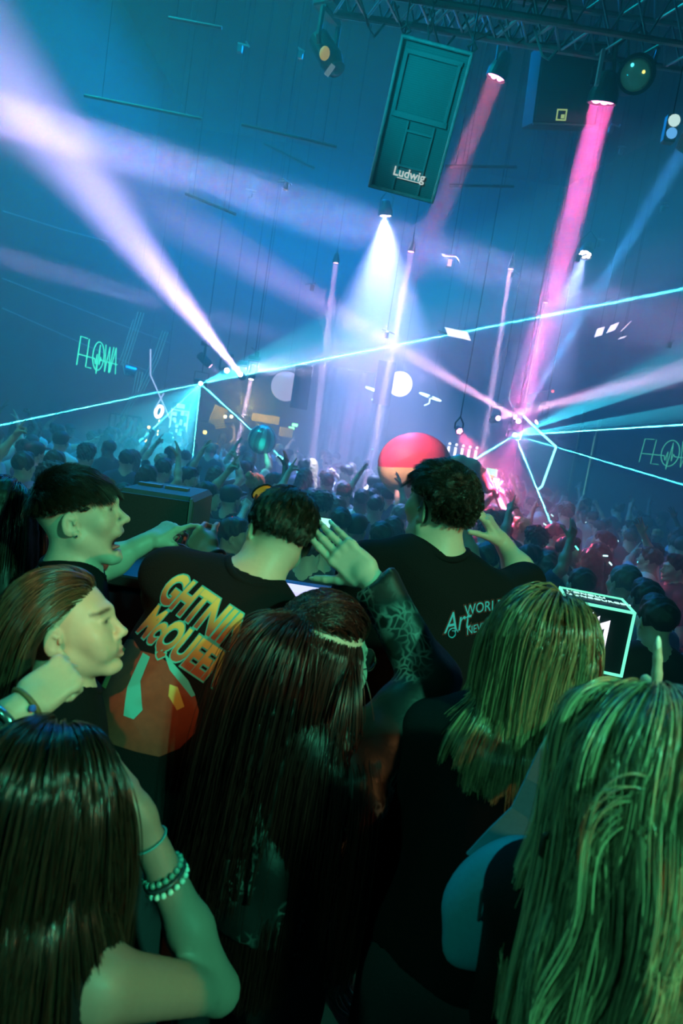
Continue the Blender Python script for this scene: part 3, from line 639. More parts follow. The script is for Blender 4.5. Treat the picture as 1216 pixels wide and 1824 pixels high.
EDGE = mat('worn_frame_edge', (.30, .34, .33), .4, .3, noise=.5, nscale=25)
def perforated(name, col, sc):
    m = mat(name, col, .5, .3); nt = m.node_tree; b = nt.nodes['Principled BSDF']; tc = nt.nodes.new('ShaderNodeTexCoord'); vo = nt.nodes.new('ShaderNodeTexVoronoi'); vo.inputs['Scale'].default_value = sc; vo.inputs['Randomness'].default_value = .15
    nt.links.new(tc.outputs['Object'], vo.inputs['Vector']); r = nt.nodes.new('ShaderNodeMapRange'); r.inputs['From Max'].default_value = .5; r.inputs['To Min'].default_value = .25; r.inputs['To Max'].default_value = 1.4
    nt.links.new(vo.outputs['Distance'], r.inputs['Value']); v = nt.nodes.new('ShaderNodeVectorMath'); v.operation = 'SCALE'; v.inputs[0].default_value = col; nt.links.new(r.outputs[0], v.inputs['Scale']); nt.links.new(v.outputs[0], b.inputs['Base Color']); return m
GRILLE = perforated('perforated_grille', (.10, .13, .13), 190); GRILLE2 = perforated('perforated_grille_dark', (.03, .035, .04), 190)
tl, U, V, N, wd, ht = quad_frame(at(715, 60, 4.62), at(844, 94, 4.62), at(657, 333, 5.0))
R = np.stack([U, V, N], 1); Q = lambda x, y, z=0.: tl+U*x*wd-V*y*ht+N*z
spk = thing('hanging_loudspeaker', Q(.5, .5, -.2), 'tall grilled loudspeaker with a white name badge hanging under the truss', 'loudspeaker', 'hanging loudspeakers')
MB().box(Q(.5, .5, -.22), (wd*.5, ht*.5, .2), R, .012).build('enclosure', SPK, spk)
b = MB()
for c, h in (((.5, .012), (.5, .012)), ((.5, .988), (.5, .012)), ((.022, .5), (.022, .5)), ((.978, .5), (.022, .5))): b.box(Q(*c, .0), (h[0]*wd, h[1]*ht, .03), R, .006)
b.build('frame', EDGE, spk)
MB().box(Q(.5, .5, -.012), (wd*.46, ht*.48, .006), R).build('grille', GRILLE, spk)
b = MB(); FR = mat('driver_frame_grey', (.16, .19, .19), .5)
for c, h in (((.5, .085), (.40, .016)), ((.5, .475), (.40, .02)), ((.12, .28), (.025, .2)), ((.86, .28), (.025, .2))): b.box(Q(*c, .002), (h[0]*wd, h[1]*ht, .008), R, .003)
b.build('woofer_frame', FR, spk)
b = MB()
for c, h in (((.36, .74), (.014, .24)), ((.74, .74), (.014, .24)), ((.55, .565), (.19, .008)), ((.55, .80), (.19, .008))): b.box(Q(*c, .0), (h[0]*wd, h[1]*ht, .008), R, .002)
b.build('horn_frame', FR, spk)
bd = MB().box(Q(.55, .86, .006), (.195*wd, .028*ht, .004), R, .001).build('badge', mat('badge_teal', (.12, .3, .28), .5), spk)
put_text('badge_lettering', 'Ludwig', .078, Q(.55, .872, .006), U, V, glow('badge_white', (.85, 1, .95), .55), bd, .002, .006, shear=0., offset=.0016, sx=1.0)
MB().box(Q(.56, .884, .012), (.17*wd, .003*ht, .002), R).build('badge_rule', MATS['badge_white'], bd)
TZ = CEIL_Z
def truss(a, c, label, sz=.29, n=14):
    a, c = np.array(a, float), np.array(c, float); root = thing('lighting_truss', tuple((a+c)/2), label, 'truss', 'lighting trusses'); d = unit(c-a); h = unit(np.cross(d, (0, 0, 1))); u = np.cross(h, d); L = np.linalg.norm(c-a)
    off = [(-1, -1), (1, -1), (1, 1), (-1, 1)]; K = lambda t, q: a+d*t+h*q[0]*sz/2+u*q[1]*sz/2
    for q in off: MB().tube([K(0, q), K(L, q)], .025, 8).build('chord', ALU, root)
    for i in range(n):
        t0, t1 = L*i/n, L*(i+1)/n
        for j in range(4):
            p, q = off[j], off[(j+1) % 4]
            if i % 2: p, q = q, p
            MB().tube([K(t0, p), K(t1, q)], .01, 5).build('brace', ALU, root)
    for t in (.2*L, .8*L): MB().tube([a+d*t, (a+d*t)[:2].tolist()+[TZ]], .008, 5).build('hanger_cable', HANG, root)
    return root
tr1a, tr1b = at(600, -40, 5.0), at(1010, 52, 5.0); tr1b.z = tr1a.z
truss(tr1a, tr1b, 'aluminium box truss above the tall hanging loudspeaker'); 
tr2a, tr2b = at(760, -10, 6.0), at(1330, 100, 6.0); tr2b.z = tr2a.z; truss(tr2a, tr2b, 'second box truss crossing behind it at the upper right corner', .34, 18)
# chain hoist, cables and shackles of the tall speaker
for i, (fx, px) in enumerate(((.03, (719, 0)), (.97, (832, 30)))):
    p = Q(fx, .0, -.12); q = np.array((p[0], p[1]-.02, tr1a.z-.12)); rt = props(MB().tube([p, q], .006, 6).build('rigging_cable', STEEL, loc=tuple(p)), ('left', 'right')[i]+' steel cable from the truss to a top corner of the tall loudspeaker', 'cable', 'rigging cables')
    b = MB(); b.tube([p+U*.0+N*.0, p+U*.03+V*.03, p+V*.06, p-U*.03+V*.03], .009, 6, True); sh = b.build('shackle', STEEL, rt)
rt = thing('chain_hoist', Q(.36, 0, -.1), 'chain and hook from the truss to the top middle of the tall loudspeaker', 'chain'); p0 = Q(.36, 0, -.1); hgt = tr1a.z-.1-p0[2]; nl = max(int(hgt/.045), 3)
for i in range(nl):
    c = p0+np.array((0, 0, .03+i*hgt/nl)); ax = np.array((1, 0, 0)) if i % 2 else np.array((0, 1, 0))
    MB().tube([c+ax*.014*math.cos(t)+np.array((0, 0, .03*math.sin(t))) for t in np.arange(8)*math.pi/4], .005, 5, True).build('chain_link', STEEL, rt)
for i in range(6):
    g = random.Random(i); x = 640+i*62; a = np.array(at(x, -6+(x-640)*.17, 5.0)); c = np.array(at(x+70, (x-570)*.16, 5.2)); m_ = (a+c)/2-np.array((0, 0, g.uniform(.08, .26))); k = (a*2+c)/3-np.array((0, 0, g.uniform(.1, .2)))
    props(MB().tube([a, k, m_, c], .009, 6).build('loose_cable', mat('grey_cable', (.16, .2, .2), .45), loc=tuple(a)), ('%s black cable looped along the truss, counted from the tall loudspeaker' % ('first', 'second', 'third', 'fourth', 'fifth', 'sixth', 'seventh', 'eighth', 'ninth')[i]), 'cable', 'cables looped on the truss')
# second, wide black loudspeaker at the upper right
tl2, U2, V2, N2, w2, h2 = quad_frame(at(968, 72, 6.4), at(1085, 76, 6.4), at(948, 222, 6.6)); R2 = np.stack([U2, V2, N2], 1); Q2 = lambda x, y, z=0.: tl2+U2*x*w2-V2*y*h2+N2*z
sp2 = thing('hanging_loudspeaker', Q2(.5, .5, -.2), 'wide black subwoofer box hanging left of the round spotlight', 'loudspeaker', 'hanging loudspeakers')
MB().box(Q2(.5, .5, -.25), (w2*.5, h2*.5, .25), R2, .015).build('enclosure', mat('sub_enclosure', (.006, .007, .008), .7, spec=.2), sp2); MB().box(Q2(.5, .5, .004), (w2*.47, h2*.46, .004), R2).build('grille', GRILLE2, sp2)
for y in (.005, .985): MB().box(Q2(.5, y, .004), (w2*.5, h2*.012, .012), R2, .003).build('edge_rail', mat('edge_rail_grey', (.12, .15, .15), .5), sp2)
bd = MB().box(Q2(.43, .87, .01), (.05, .05, .004), R2, .001).build('badge', BLACK, sp2)
for c, h in (((-.04, 0), (.006, .045)), ((.04, 0), (.006, .045)), ((0, -.04), (.045, .006)), ((0, .04), (.045, .006)), ((.012, -.012), (.016, .016))): MB().box(np.array(Q2(.43, .87, .015))+U2*c[0]+V2*c[1], (h[0], h[1], .003), R2).build('badge_mark', glow('badge_yellowgreen', (.6, .9, .3), .5), bd)
for x in (.1, .9): MB().tube([Q2(x, 0, -.2), (Q2(x, 0, -.2)[0], Q2(x, 0, -.2)[1], TZ)], .007, 5).build('hanger_cable', HANG, sp2)
# big round spotlight
p = Vector(at(1131, 134, 6.0)); d = Vector((-.1, -1, -.32)).normalized(); x, y, z = basis(d)
sl = thing('round_spotlight', p-d*.2, 'big round spotlight with a glassy green lens beside the magenta shaft', 'stage light')
MB().lathe(p, d, [(-.36, .06), (-.3, .11), (-.05, .135), (.05, .15), (.05, .125), (.0, .12)], 22).build('housing', BLACK, sl, smooth=False)
MB().lathe(p, d, [(.0, .118), (.025, .10), (.045, .065), (.055, .01)], 22).build('lens', mat('lens_glass', (.10, .35, .28), .08, .0, spec=1., coat=1., emit=.05, ecol=(.1, .8, .55)), sl, smooth=True)
b = MB(); q = p-d*.15
for s_ in (-1, 1): b.tube([q+x*.15*s_, q+x*.17*s_+Vector((0, 0, .25)), q+Vector((0, 0, .4))], .018, 6)
b.build('yoke', BLACK, sl); pipe(sl, q+Vector((0, 0, .4)))
MB().box(p+x*-.29+Vector((.0, 0, .03)), (.015, .02, .14), None, .003).build('side_plate', mat('bright_plate', (.5, .6, .6), .4), sl)
for c, col in (((-.05, .06), (.1, .8, 1)), ((.05, .02), (.9, .8, .2))): MB().sphere(p+d*.045+x*c[0]+y*c[1], .014, nu=8, nv=6).build('glint_dot', glow('dot%.1f' % col[0], col, 1.5), sl)
# unlit moving head with a yellow tag, upper centre
p = Vector(at(600, 125, 6.5)); mh = moving_head(p, Vector((.55, -.3, -.75)), 'unlit black moving head with a yellow tag, left of the tall loudspeaker', mat('dark_lens', (.05, .1, .1), .1, coat=1), 1.15)
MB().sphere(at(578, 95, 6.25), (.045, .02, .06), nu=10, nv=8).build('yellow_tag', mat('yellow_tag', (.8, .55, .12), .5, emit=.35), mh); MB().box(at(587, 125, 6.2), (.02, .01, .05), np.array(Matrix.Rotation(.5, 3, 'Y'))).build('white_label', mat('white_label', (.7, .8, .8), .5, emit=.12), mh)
# small two-dial gauge light at the right edge
p = Vector(at(1198, 226, 6.0)); rt = thing('gauge_lamp', p, 'small pair of round white and blue dials at the right edge', 'lamp')
MB().box(p+Vector((0, .05, 0)), (.05, .04, .11), None, .01).build('case', BLACK, rt)
MB().lathe(p+Vector((0, 0, .05)), (0, -1, 0), [(0, .05), (.015, .045)], 12).build('dial', glow('dial_white', (.7, 1, .95), .8), rt); MB().lathe(p+Vector((0, 0, -.05)), (0, -1, 0), [(0, .045), (.015, .04)], 12).build('dial', glow('dial_blue', (.15, .5, 1), .8), rt); pipe(rt, p+Vector((0, .05, .1)), .01)
# dark moving head body whose beam passes the right edge
moving_head(at(1214, 272, 6.0), Vector((-.3, .5, -.8)), 'black moving head cut by the right edge above the blue beam', mat('dark_lens', (.05, .1, .1), .1), 1.0)
# ceiling pipes, vents and rig clutter far up in the haze
for i, (q1, q2, dd) in enumerate((((430, 222, ), (600, 262), 8), ((300, 32), (395, 50), 7), ((792, 296), (920, 298), 8), ((800, 330), (915, 332), 8.5), ((150, 170), (360, 212), 8), ((470, 255), (560, 300), 9.5), ((330, 345), (420, 382), 9), ((780, 590), (832, 606), 11))):
    a, c = at(*q1, dd), at(*q2, dd)
    rt = thing('rig_pipe', tuple(a), 'thin %s rig pipe hanging in the haze' % ('teal-lit upper centre', 'short upper left', 'upper of two right', 'lower of two right', 'faint long left', 'middle slanting', 'lower left', 'small lit right-hand')[i], 'pipe', 'rig pipes'); MB().tube([a, c], .018, 6).build('bar', mat('pipe_grey', (.05, .06, .06), .5), rt)
    for t in (.15, .85): q = a.lerp(c, t); MB().tube([q, (q.x, q.y, TZ)], .003, 4).build('hanger_cable', HANG, rt)
rng = random.Random(5)
CLAMPS = []
for i in range(18):
    px, py = rng.uniform(420, 1210), rng.uniform(60, 640); dd = rng.uniform(8, 13); p = Vector(at(px, py, dd))
    if p.z > TZ-.3: continue
    rt = thing('rig_clamp', p, 'small metal clamp high in the rig', 'clamp', 'clamps and cable ends in the rig'); CLAMPS.append((px, rt))
    MB().tube([p+Vector((rng.uniform(-.12, .12), 0, rng.uniform(.02, .1))) for _ in range(4)], .012, 5).build('hook', ALU, rt); MB().box(p, (.03, .03, .045), None, .006).build('jaw', STEEL, rt)
    MB().tube([p, (p.x, p.y, TZ)], .003, 4).build('hanger_cable', HANG, rt)
for i, (px, rt) in enumerate(sorted(CLAMPS, key=lambda t: t[0])): rt['label'] = 'small metal clamp high in the haze, %s of the clamps from the left' % ('first', 'second', 'third', 'fourth', 'fifth', 'sixth', 'seventh', 'eighth', 'ninth', 'tenth', 'eleventh', 'twelfth', 'thirteenth', 'fourteenth', 'fifteenth', 'sixteenth', 'seventeenth', 'eighteenth')[i]
# three tilted white reflector panels and one more strip
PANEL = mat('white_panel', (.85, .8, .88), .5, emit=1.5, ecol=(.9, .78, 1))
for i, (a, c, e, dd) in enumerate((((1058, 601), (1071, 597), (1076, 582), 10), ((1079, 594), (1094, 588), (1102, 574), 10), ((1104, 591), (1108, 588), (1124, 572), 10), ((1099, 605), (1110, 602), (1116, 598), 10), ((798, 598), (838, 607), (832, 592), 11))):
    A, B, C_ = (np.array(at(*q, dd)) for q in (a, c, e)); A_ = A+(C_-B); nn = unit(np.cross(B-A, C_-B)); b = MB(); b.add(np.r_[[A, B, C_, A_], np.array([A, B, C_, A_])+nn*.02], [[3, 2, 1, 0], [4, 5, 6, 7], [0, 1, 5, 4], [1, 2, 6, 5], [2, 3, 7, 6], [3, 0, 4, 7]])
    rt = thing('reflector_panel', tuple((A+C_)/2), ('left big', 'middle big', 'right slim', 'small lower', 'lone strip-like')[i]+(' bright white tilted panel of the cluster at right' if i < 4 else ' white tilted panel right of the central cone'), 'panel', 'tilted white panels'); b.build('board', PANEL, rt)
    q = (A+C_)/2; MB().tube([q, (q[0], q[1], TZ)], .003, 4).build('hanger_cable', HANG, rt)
# hanging ring lamps
RINGW = glow('ring_light', (.6, .85, 1), 4)
for i, (px, py, rr_) in enumerate(((672, 697, .26), (766, 707, .24))):
    c = np.array(at(px, py, 15)); rt = thing('ring_lamp', tuple(c), ('ring lamp with broken outline hanging left of the white globe', 'flat ring lamp hanging right of the white globe')[i], 'lamp', 'hanging ring lamps')
    for k in range(4): MB().tube([c+np.array((rr_*math.cos(t), rr_*math.sin(t), -.05*math.cos(t))) for t in np.linspace(k*math.pi/2+.1, k*math.pi/2+1.4, 7)], .014, 5).build('ring_segment', RINGW, rt)
    MB().tube([c+np.array((rr_, 0, -.05)), c+np.array((0, 0, .5)), (c[0], c[1], TZ)], .003, 4).build('hanger_cable', HANG, rt); MB().tube([c+np.array((0, 0, -.03)), c+np.array((.0, 0, -.14)), c+np.array((-.1, 0, -.2))], .012, 5).build('tail', RINGW, rt)
# white globes; an added black board makes the dark half of each
for i, (px, py, rr_, side) in enumerate(((712, 684, .25, -1), (509, 688, .30, 1))):
    c = np.array(at(px, py, 14)); rt = thing('white_globe', tuple(c), ('bright white globe hanging by the thin violet shaft', 'dimmer white globe hanging right of the left laser fan')[i], 'globe lamp', 'hanging white globes')
    MB().sphere(c, rr_, nu=24, nv=16).build('globe', (glow('globe_glow', (1, .86, .95), 1.9), glow('globe_glow_dim', (.66, .62, .95), .8))[i], rt, smooth=True)
    MB().tube([c+np.array((0, 0, rr_)), (c[0], c[1], TZ)], .003, 4).build('hanger_cable', HANG, rt)
    q = np.array(at(px+side*17, py, 13.5)); fl = MB().box(q+np.array((side*.12, 0, 0)), (.17, .02, .42), np.array(Matrix.Rotation(.0, 3, 'Y')), .004).build('dark_half_board', mat('dark_half_blue_black', (.03, .05, .09), .8), rt)
# bent light-tube outlines
def light_tube(pts, dd, label, m, r=.018):
    P = [np.array(at(*q, dd)) for q in pts]; rt = thing('light_tube', tuple(P[0]), label, 'light tube', 'bent light tubes')
    for a, c in zip(P[:-1], P[1:]): MB().tube([a, c], r, 6).build('tube', m, rt)
    MB().tube([P[0], (P[0][0], P[0][1], TZ)], .004, 4).build('hanger_cable', HANG, rt)
light_tube(((932, 741), (949, 758), (990, 796), (965, 866), (958, 872)), 11, 'bright cyan bent light tube right of the right laser', glow('tube_cyan', (.25, .95, 1), 3)); light_tube(((268, 622), (268, 668), (302, 745)), 14, 'pale violet bent light tube above the glowing ring', glow('tube_violet', (.45, .6, 1), 1.4), .014)
light_tube(((292, 700), (276, 728)), 14, 'short violet light tube leaning behind the glowing ring', glow('tube_violet', (.45, .6, 1), 1.4), .014); light_tube(((909, 694), (906, 712), (916, 729)), 12.5, 'thin curved cyan tube left of the blue beam', glow('tube_cyan_dim', (.1, .6, .7), .7), .012)
# streamers hanging near the left wall
for i, (pts, dd) in enumerate(((((250, 556), (233, 610), (222, 645), (226, 668)), 14.5), (((248, 662), (240, 700), (217, 745)), 14.5), (((293, 590), (276, 640), (248, 700)), 14.2), (((241, 570), (222, 630), (214, 650)), 14.8))):
    P = [np.array(at(*q, dd)) for q in pts]; b = MB()
    for k in range(3): b.tube([p+np.array((k*.05-.05, k*.03, 0)) for p in P], .012, 4)
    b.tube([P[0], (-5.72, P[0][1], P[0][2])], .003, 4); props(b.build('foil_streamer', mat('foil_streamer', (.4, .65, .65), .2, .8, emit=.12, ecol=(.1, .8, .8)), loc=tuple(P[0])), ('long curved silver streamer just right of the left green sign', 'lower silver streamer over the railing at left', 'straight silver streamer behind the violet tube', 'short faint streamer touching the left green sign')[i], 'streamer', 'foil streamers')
c = np.array(at(232, 660, 14.6)); rt = thing('foil_drum', tuple(c), 'small shiny drum-shaped foil ornament at the end of a streamer', 'ornament'); MB().lathe(c-np.array((.13, 0, 0)), (1, .3, -.1), [(0, .1), (.02, .12), (.24, .12), (.26, .1)], 14).build('drum', mat('foil_blue', (.15, .4, .5), .2, .9), rt); MB().tube([c+np.array((0, 0, .1)), (c[0], c[1], TZ)], .003, 4).build('hanger_cable', HANG, rt)
# ------------------------------------------------------------------ back of the hall
# raised side gallery with a railing and warm light behind
g0 = np.array(at(190, 800, 15.2)); RAILM = mat('railing_steel', (.03, .035, .04), .5, .6)
gal = thing('gallery_railing', (g0[0], g0[1], 0), 'dark steel gallery railing below the left green sign, warm glow behind its end', 'railing'); gx0, gx1, gy = -5.4, float(at(250, 760, 15.2).x), 15.2; gz = float(at(238, 742, 15.2).z)
MB().box(((gx0+gx1)/2, gy+.6, .55), ((gx1-gx0)/2, .6, .55)).build('gallery_deck', CONC, gal)
for z in (gz, gz-.45, gz-.8): MB().tube([(gx0, gy, z), (gx1, gy, z)], .025, 6).build('rail', RAILM, gal)
for x in np.linspace(gx0, gx1-.05, 6): MB().tube([(x, gy, 1.1), (x, gy, gz)], .025, 6).build('post', RAILM, gal)
MB().tube([(gx1-.02, gy, gz), (gx1+.28, gy-.25, gz-.75), (gx1+.28, gy-.25, .1)], .03, 6).build('end_rail', RAILM, gal)
l = bpy.data.lights.new('gallery_warm', 'POINT'); l.energy = 9; l.color = (.9, .75, .1); l.shadow_soft_size = .15; o = bpy.data.objects.new('gallery_warm', l); COL.objects.link(o); o.location = (gx1+.2, gy+1.2, gz-.3)
WARM = glow('warm_bulb', (1, .75, .15), 5)
def bulb(px, py, dd, label, m, r=.05, group='small lamps at the back', flat=1.):
    p = Vector(at(px, py, dd)); rt = thing('small_lamp', p, label, 'lamp', group); MB().sphere(p, (r, r, r*flat), nu=10, nv=8).build('bulb', m, rt, smooth=True); MB().lathe(p+Vector((0, 0, r*flat*.8)), (0, 0, 1), [(0, r*.5), (.05, r*.6)], 8).build('socket', BLACK, rt); MB().tube([p+Vector((0, .0, r)), (p.x, BACK_Y, p.z+.1)], .01, 4).build('arm', BLACK, rt); return rt
bulb(258, 787, 15, 'yellow lamp low at the end of the gallery railing', WARM, .04, flat=3.); bulb(265, 761, 16, 'yellow lamp between railing and glowing ring', WARM, .035)
for i, (x, y) in enumerate(((401, 742), (412, 742))): bulb(x, y, 17.5, ('left', 'right')[i]+' lamp of the warm pair between the slatted panels', glow('warm_white', (1, .8, .45), 5), .045)
bulb(365, 770, 17, 'yellow lamp low beside the bright pink shaft', WARM, .05); bulb(984, 697, 14, 'tiny red lamp up right of the blue beam', glow('red_bulb', (1, .1, .1), 3), .03)
for i, (x, y) in enumerate(((519, 763), (525, 757))):
    p = np.array(at(x, y, 18.5)); rt = thing('exit_sign', tuple(p), ('lower left', 'upper right')[i]+' of two green lit exit signs right of the teal ball', 'exit sign', 'green exit signs'); MB().box(p, (.075, .02, .04), None, .004).build('lit_panel', glow('exit_green', (.25, 1, .35), 4), rt); MB().tube([p, (p[0], BACK_Y, p[2])], .012, 4).build('arm', BLACK, rt)
# yellow slatted wooden wall panels
SLAT = mat('yellow_slat', (.85, .55, .08), .6, noise=.3, nscale=8); SLATB = mat('slat_backing', (.16, .10, .03), .8)
for i, (q1, q2, n, lab, tilt) in enumerate((((378, 722), (398, 760), 9, 'tilted yellow slatted panel right of the left laser lines', .25), ((450, 735), (496, 757), 7, 'wide yellow slatted panel above the teal striped ball', 0), ((498, 760), (520, 780), 8, 'small yellow slatted panel below the exit signs', .0), ((384, 742), (398, 765), 5, 'lower yellow slatted panel beside the warm lamps', -.3))):
    a, c = np.array(at(*q1, 18)), np.array(at(*q2, 18)); rt = thing('slatted_panel', tuple((a+c)/2), lab, 'wall panel', 'yellow slatted panels'); m_ = (a+c)/2; hw, hh = abs(c[0]-a[0])/2, abs(c[2]-a[2])/2; R_ = np.array(Matrix.Rotation(tilt, 3, 'Y'))
    MB().box(m_+np.array((0, .06, 0)), (hw, .02, hh), R_).build('backing', SLATB, rt)
    for k in range(n):
        if i in (1, 3): MB().box(m_+R_ @ np.array((0, 0, -hh+hh*2*(k+.5)/n)), (hw, .03, hh*.55/n), R_).build('slat', SLAT, rt)
        else: MB().box(m_+R_ @ np.array((-hw+hw*2*(k+.5)/n, 0, 0)), (hw*.55/n, .03, hh), R_).build('slat', SLAT, rt)
    MB().tube([m_, (m_[0], BACK_Y, m_[2])], .03, 5).build('bracket', BLACK, rt)
l = bpy.data.lights.new('bar_warm', 'POINT'); l.energy = 90; l.color = (1, .7, .1); l.shadow_soft_size = .2; o = bpy.data.objects.new('bar_warm', l); COL.objects.link(o); o.location = at(440, 720, 17)
# glowing ring on a spiral-lit pole
p = np.array(at(283, 733, 15)); rt = thing('glowing_ring_wand', (p[0], p[1], 0), 'glowing pinkish ring on a pole wound with tiny yellow lights', 'light wand'); rx = np.array((.9, -.3, .3))
MB().tube([p+unit(rx)*.09*math.cos(t)+np.array((0, 0, .12))*math.sin(t) for t in np.linspace(0, 2*math.pi, 17)[:-1]], .032, 7, True).build('ring', glow('ring_pink', (1, .75, .62), 6), rt, smooth=True)
MB().tube([p-np.array((0, 0, .12)), (p[0]+.05, p[1], .0)], .012, 5).build('pole', BLACK, rt)
for k in range(13): MB().sphere(p+np.array((.03*math.cos(k*1.9)+.004*k, .03*math.sin(k*1.9), -.2-k*.075)), (.014, .014, .026), nu=6, nv=4).build('tiny_light', glow('tiny_yellow', (.8, 1, .25), 5), rt)
# lit figure-like video panel: plain glowing blocks
p = np.array(at(319, 747, 15.5)); rt = thing('video_panel', tuple(p), 'bright cyan video panel of glowing blocks left of the left laser', 'screen'); ph = .62
MB().box(p+np.array((0, .05, 0)), (.2, .03, ph*.62), None, .01).build('case', BLACK, rt); vc = glow('video_cyan', (.30, .9, .85), 2.2); vk = glow('video_teal', (.1, .55, .55), 1.2); rg = random.Random(3)
for k in range(26):
    x, z = rg.uniform(-.16, .16), rg.uniform(-.34, .18); MB().box(p+np.array((x, 0, z)), (rg.uniform(.012, .04), .006, rg.uniform(.01, .045))).build('lit_block', vc if rg.random() > .4 else vk, rt)
for c, h in (((0, .30), (.09, .05)), ((-.19, -.05), (.014, .27)), ((.19, -.05), (.014, .27)), ((0, .2), (.2, .012))): MB().box(p+np.array((c[0], 0, c[1])), (h[0], .008, h[1])).build('lit_block', vc, rt)
MB().tube([p+np.array((0, .08, 0)), (p[0], BACK_Y, p[2])], .03, 5).build('bracket', BLACK, rt)
# row of vertical light bars behind the red ball
b0 = np.array(at(800, 792, 16)); rt = thing('light_bar_rack', (b0[0], b0[1], 0), 'rack of upright white light bars to the right of the red ball', 'light rack'); A, B = np.array(at(796, 788, 16)), np.array(at(852, 805, 16)); B[2] = A[2]
MB().tube([A, B], .035, 6).build('top_bar', STEEL, rt); 
for t in (0, 1): q = A+(B-A)*t; MB().tube([q, (q[0], q[1], 0)], .025, 6).build('leg', BLACK, rt)
for t in np.linspace(.08, .92, 5): q = A+(B-A)*t-np.array((0, 0, .08)); MB().tube([q, q-np.array((0, 0, .55))], .03, 6).build('light_bar', glow('bar_white', (.85, .8, 1), 3.2), rt); MB().sphere(q+np.array((0, -.05, .06)), .03, nu=8, nv=6).build('lamp_dot', glow('bar_white', (.85, .8, 1), 3.2), rt)
# dim upright light strip on the right wall
for i, (x, y0, y1) in enumerate(((1063, 778, 893), (1070, 748, 835), (1043, 730, 880))):
    a, c = on_wall(x, y0, RA, RN), on_wall(x, y1, RA, RN); c[:2] = a[:2]; nn = np.array((RN[0], RN[1], 0))*.05
    rt = thing('light_strip', tuple(a), ('longest', 'thinner', 'faintest')[i]+' upright green-lit strip on the right wall', 'light strip', 'upright light strips'); MB().box((a+c)/2+nn, (.02, .02, (a[2]-c[2])/2), None, .004).build('strip', glow('strip_green%d' % i, (.2, .75, .6), (.5, .2, .08)[i]), rt); MB().box((a+c)/2+nn*.4, (.03, .03, (a[2]-c[2])/2+.02)).build('mount', BLACK, rt)
# ------------------------------------------------------------------ inflatables
def ball(c, r, R, cols, label, m0, n=8, squash=(1, 1, 1), name='beach_ball'):
    rt = thing(name, tuple(c), label, 'inflatable ball', 'inflatable balls'); V_, F_ = [], []; nv, per = 20, 5
    for k in range(n):
        b = MB(); vv = []
        for j in range(nv+1):
            t = math.pi*j/nv
            for i in range(per+1):
                q = 2*math.pi*(k+i/per)/n; bulge = 1-.012*(abs(2*i/per-1)**6); vv.append(np.array(c)+R @ (np.array((math.sin(t)*math.cos(q)*squash[0], math.sin(t)*math.sin(q)*squash[1], math.cos(t)*squash[2]))*r*bulge))
        b.add(vv, [[j*(per+1)+i, (j+1)*(per+1)+i, (j+1)*(per+1)+i+1, j*(per+1)+i+1] for j in range(nv) for i in range(per)]); b.build('gore', cols(np.array(R) @ np.array((math.cos(2*math.pi*(k+.5)/n), math.sin(2*math.pi*(k+.5)/n), 0))) if callable(cols) else cols[k % len(cols)], rt, smooth=True)
    for s_ in (-1, 1): MB().lathe(np.array(c)+R @ np.array((0, 0, s_*r*squash[2]*.99)), R @ np.array((0, 0, s_)), [(-.01, r*.12), (.006, r*.11)], 12).build('end_cap', m0, rt)
    return rt
RED = mat('ball_red', (.72, .06, .10), .5, spec=.4); CREAM = mat('ball_cream', (.72, .55, .22), .5, spec=.4); WHT = mat('ball_white', (.8, .8, .8), .4)
bc = np.array(at(738, 830, 8.2)); br = 60/1216*8.2
Rb = np.array(Matrix.Rotation(rad(-9), 3, 'Y') @ Matrix.Rotation(rad(90), 3, 'Y') @ Matrix.Rotation(rad(0), 3, 'Z'))
big = ball(bc, br, Rb, lambda d: WHT if d[1] > .8 else RED if d[2] > 0 else CREAM, 'giant red and cream beach ball floating behind the man at right', WHT, 8, (1, 1, 1.1))
tc_ = np.array(at(467, 783, 10.5)); trd = 26/1216*10.5; TEA = mat('ball_teal', (.05, .55, .5), .12, .3, coat=.8); TEB = mat('ball_dark_teal', (.01, .16, .17), .12, .3, coat=.8)
ball(tc_, trd, np.array(Matrix.Rotation(rad(10), 3, 'Y') @ Matrix.Rotation(rad(14), 3, 'X')), [TEA, TEB], 'shiny teal striped ball held up over the crowd at left centre', TEA, 16, (1, 1, 1.02))
pp = [np.array(at(*q, 7.2)) for q in ((803, 818), (818, 822), (838, 834), (855, 850), (868, 868))]; TAN = mat('inflatable_tan', (.62, .38, .26), .4, noise=.12, nscale=6, coat=.3)
rt = thing('banana_inflatable', tuple(pp[2]), 'tan banana-shaped inflatable held up right of the red ball', 'inflatable'); F_ = Field()
for a, c, r1, r2 in zip(pp[:-1], pp[1:], (.035, .07, .10, .095), (.07, .10, .095, .07)): F_.cap(a, c, r1, r2, .03)
F_.build('inflated_body', TAN, rt, h=.012); MB().lathe(pp[0], pp[0]-pp[1], [(-.02, .036), (.03, .03), (.04, .012)], 10).build('dark_tip', mat('dark_tip', (.03, .03, .05), .5), rt); MB().sphere(pp[3]+np.array((.0, -.09, .0)), (.03, .01, .03), nu=8, nv=6).build('valve', WHT, rt)
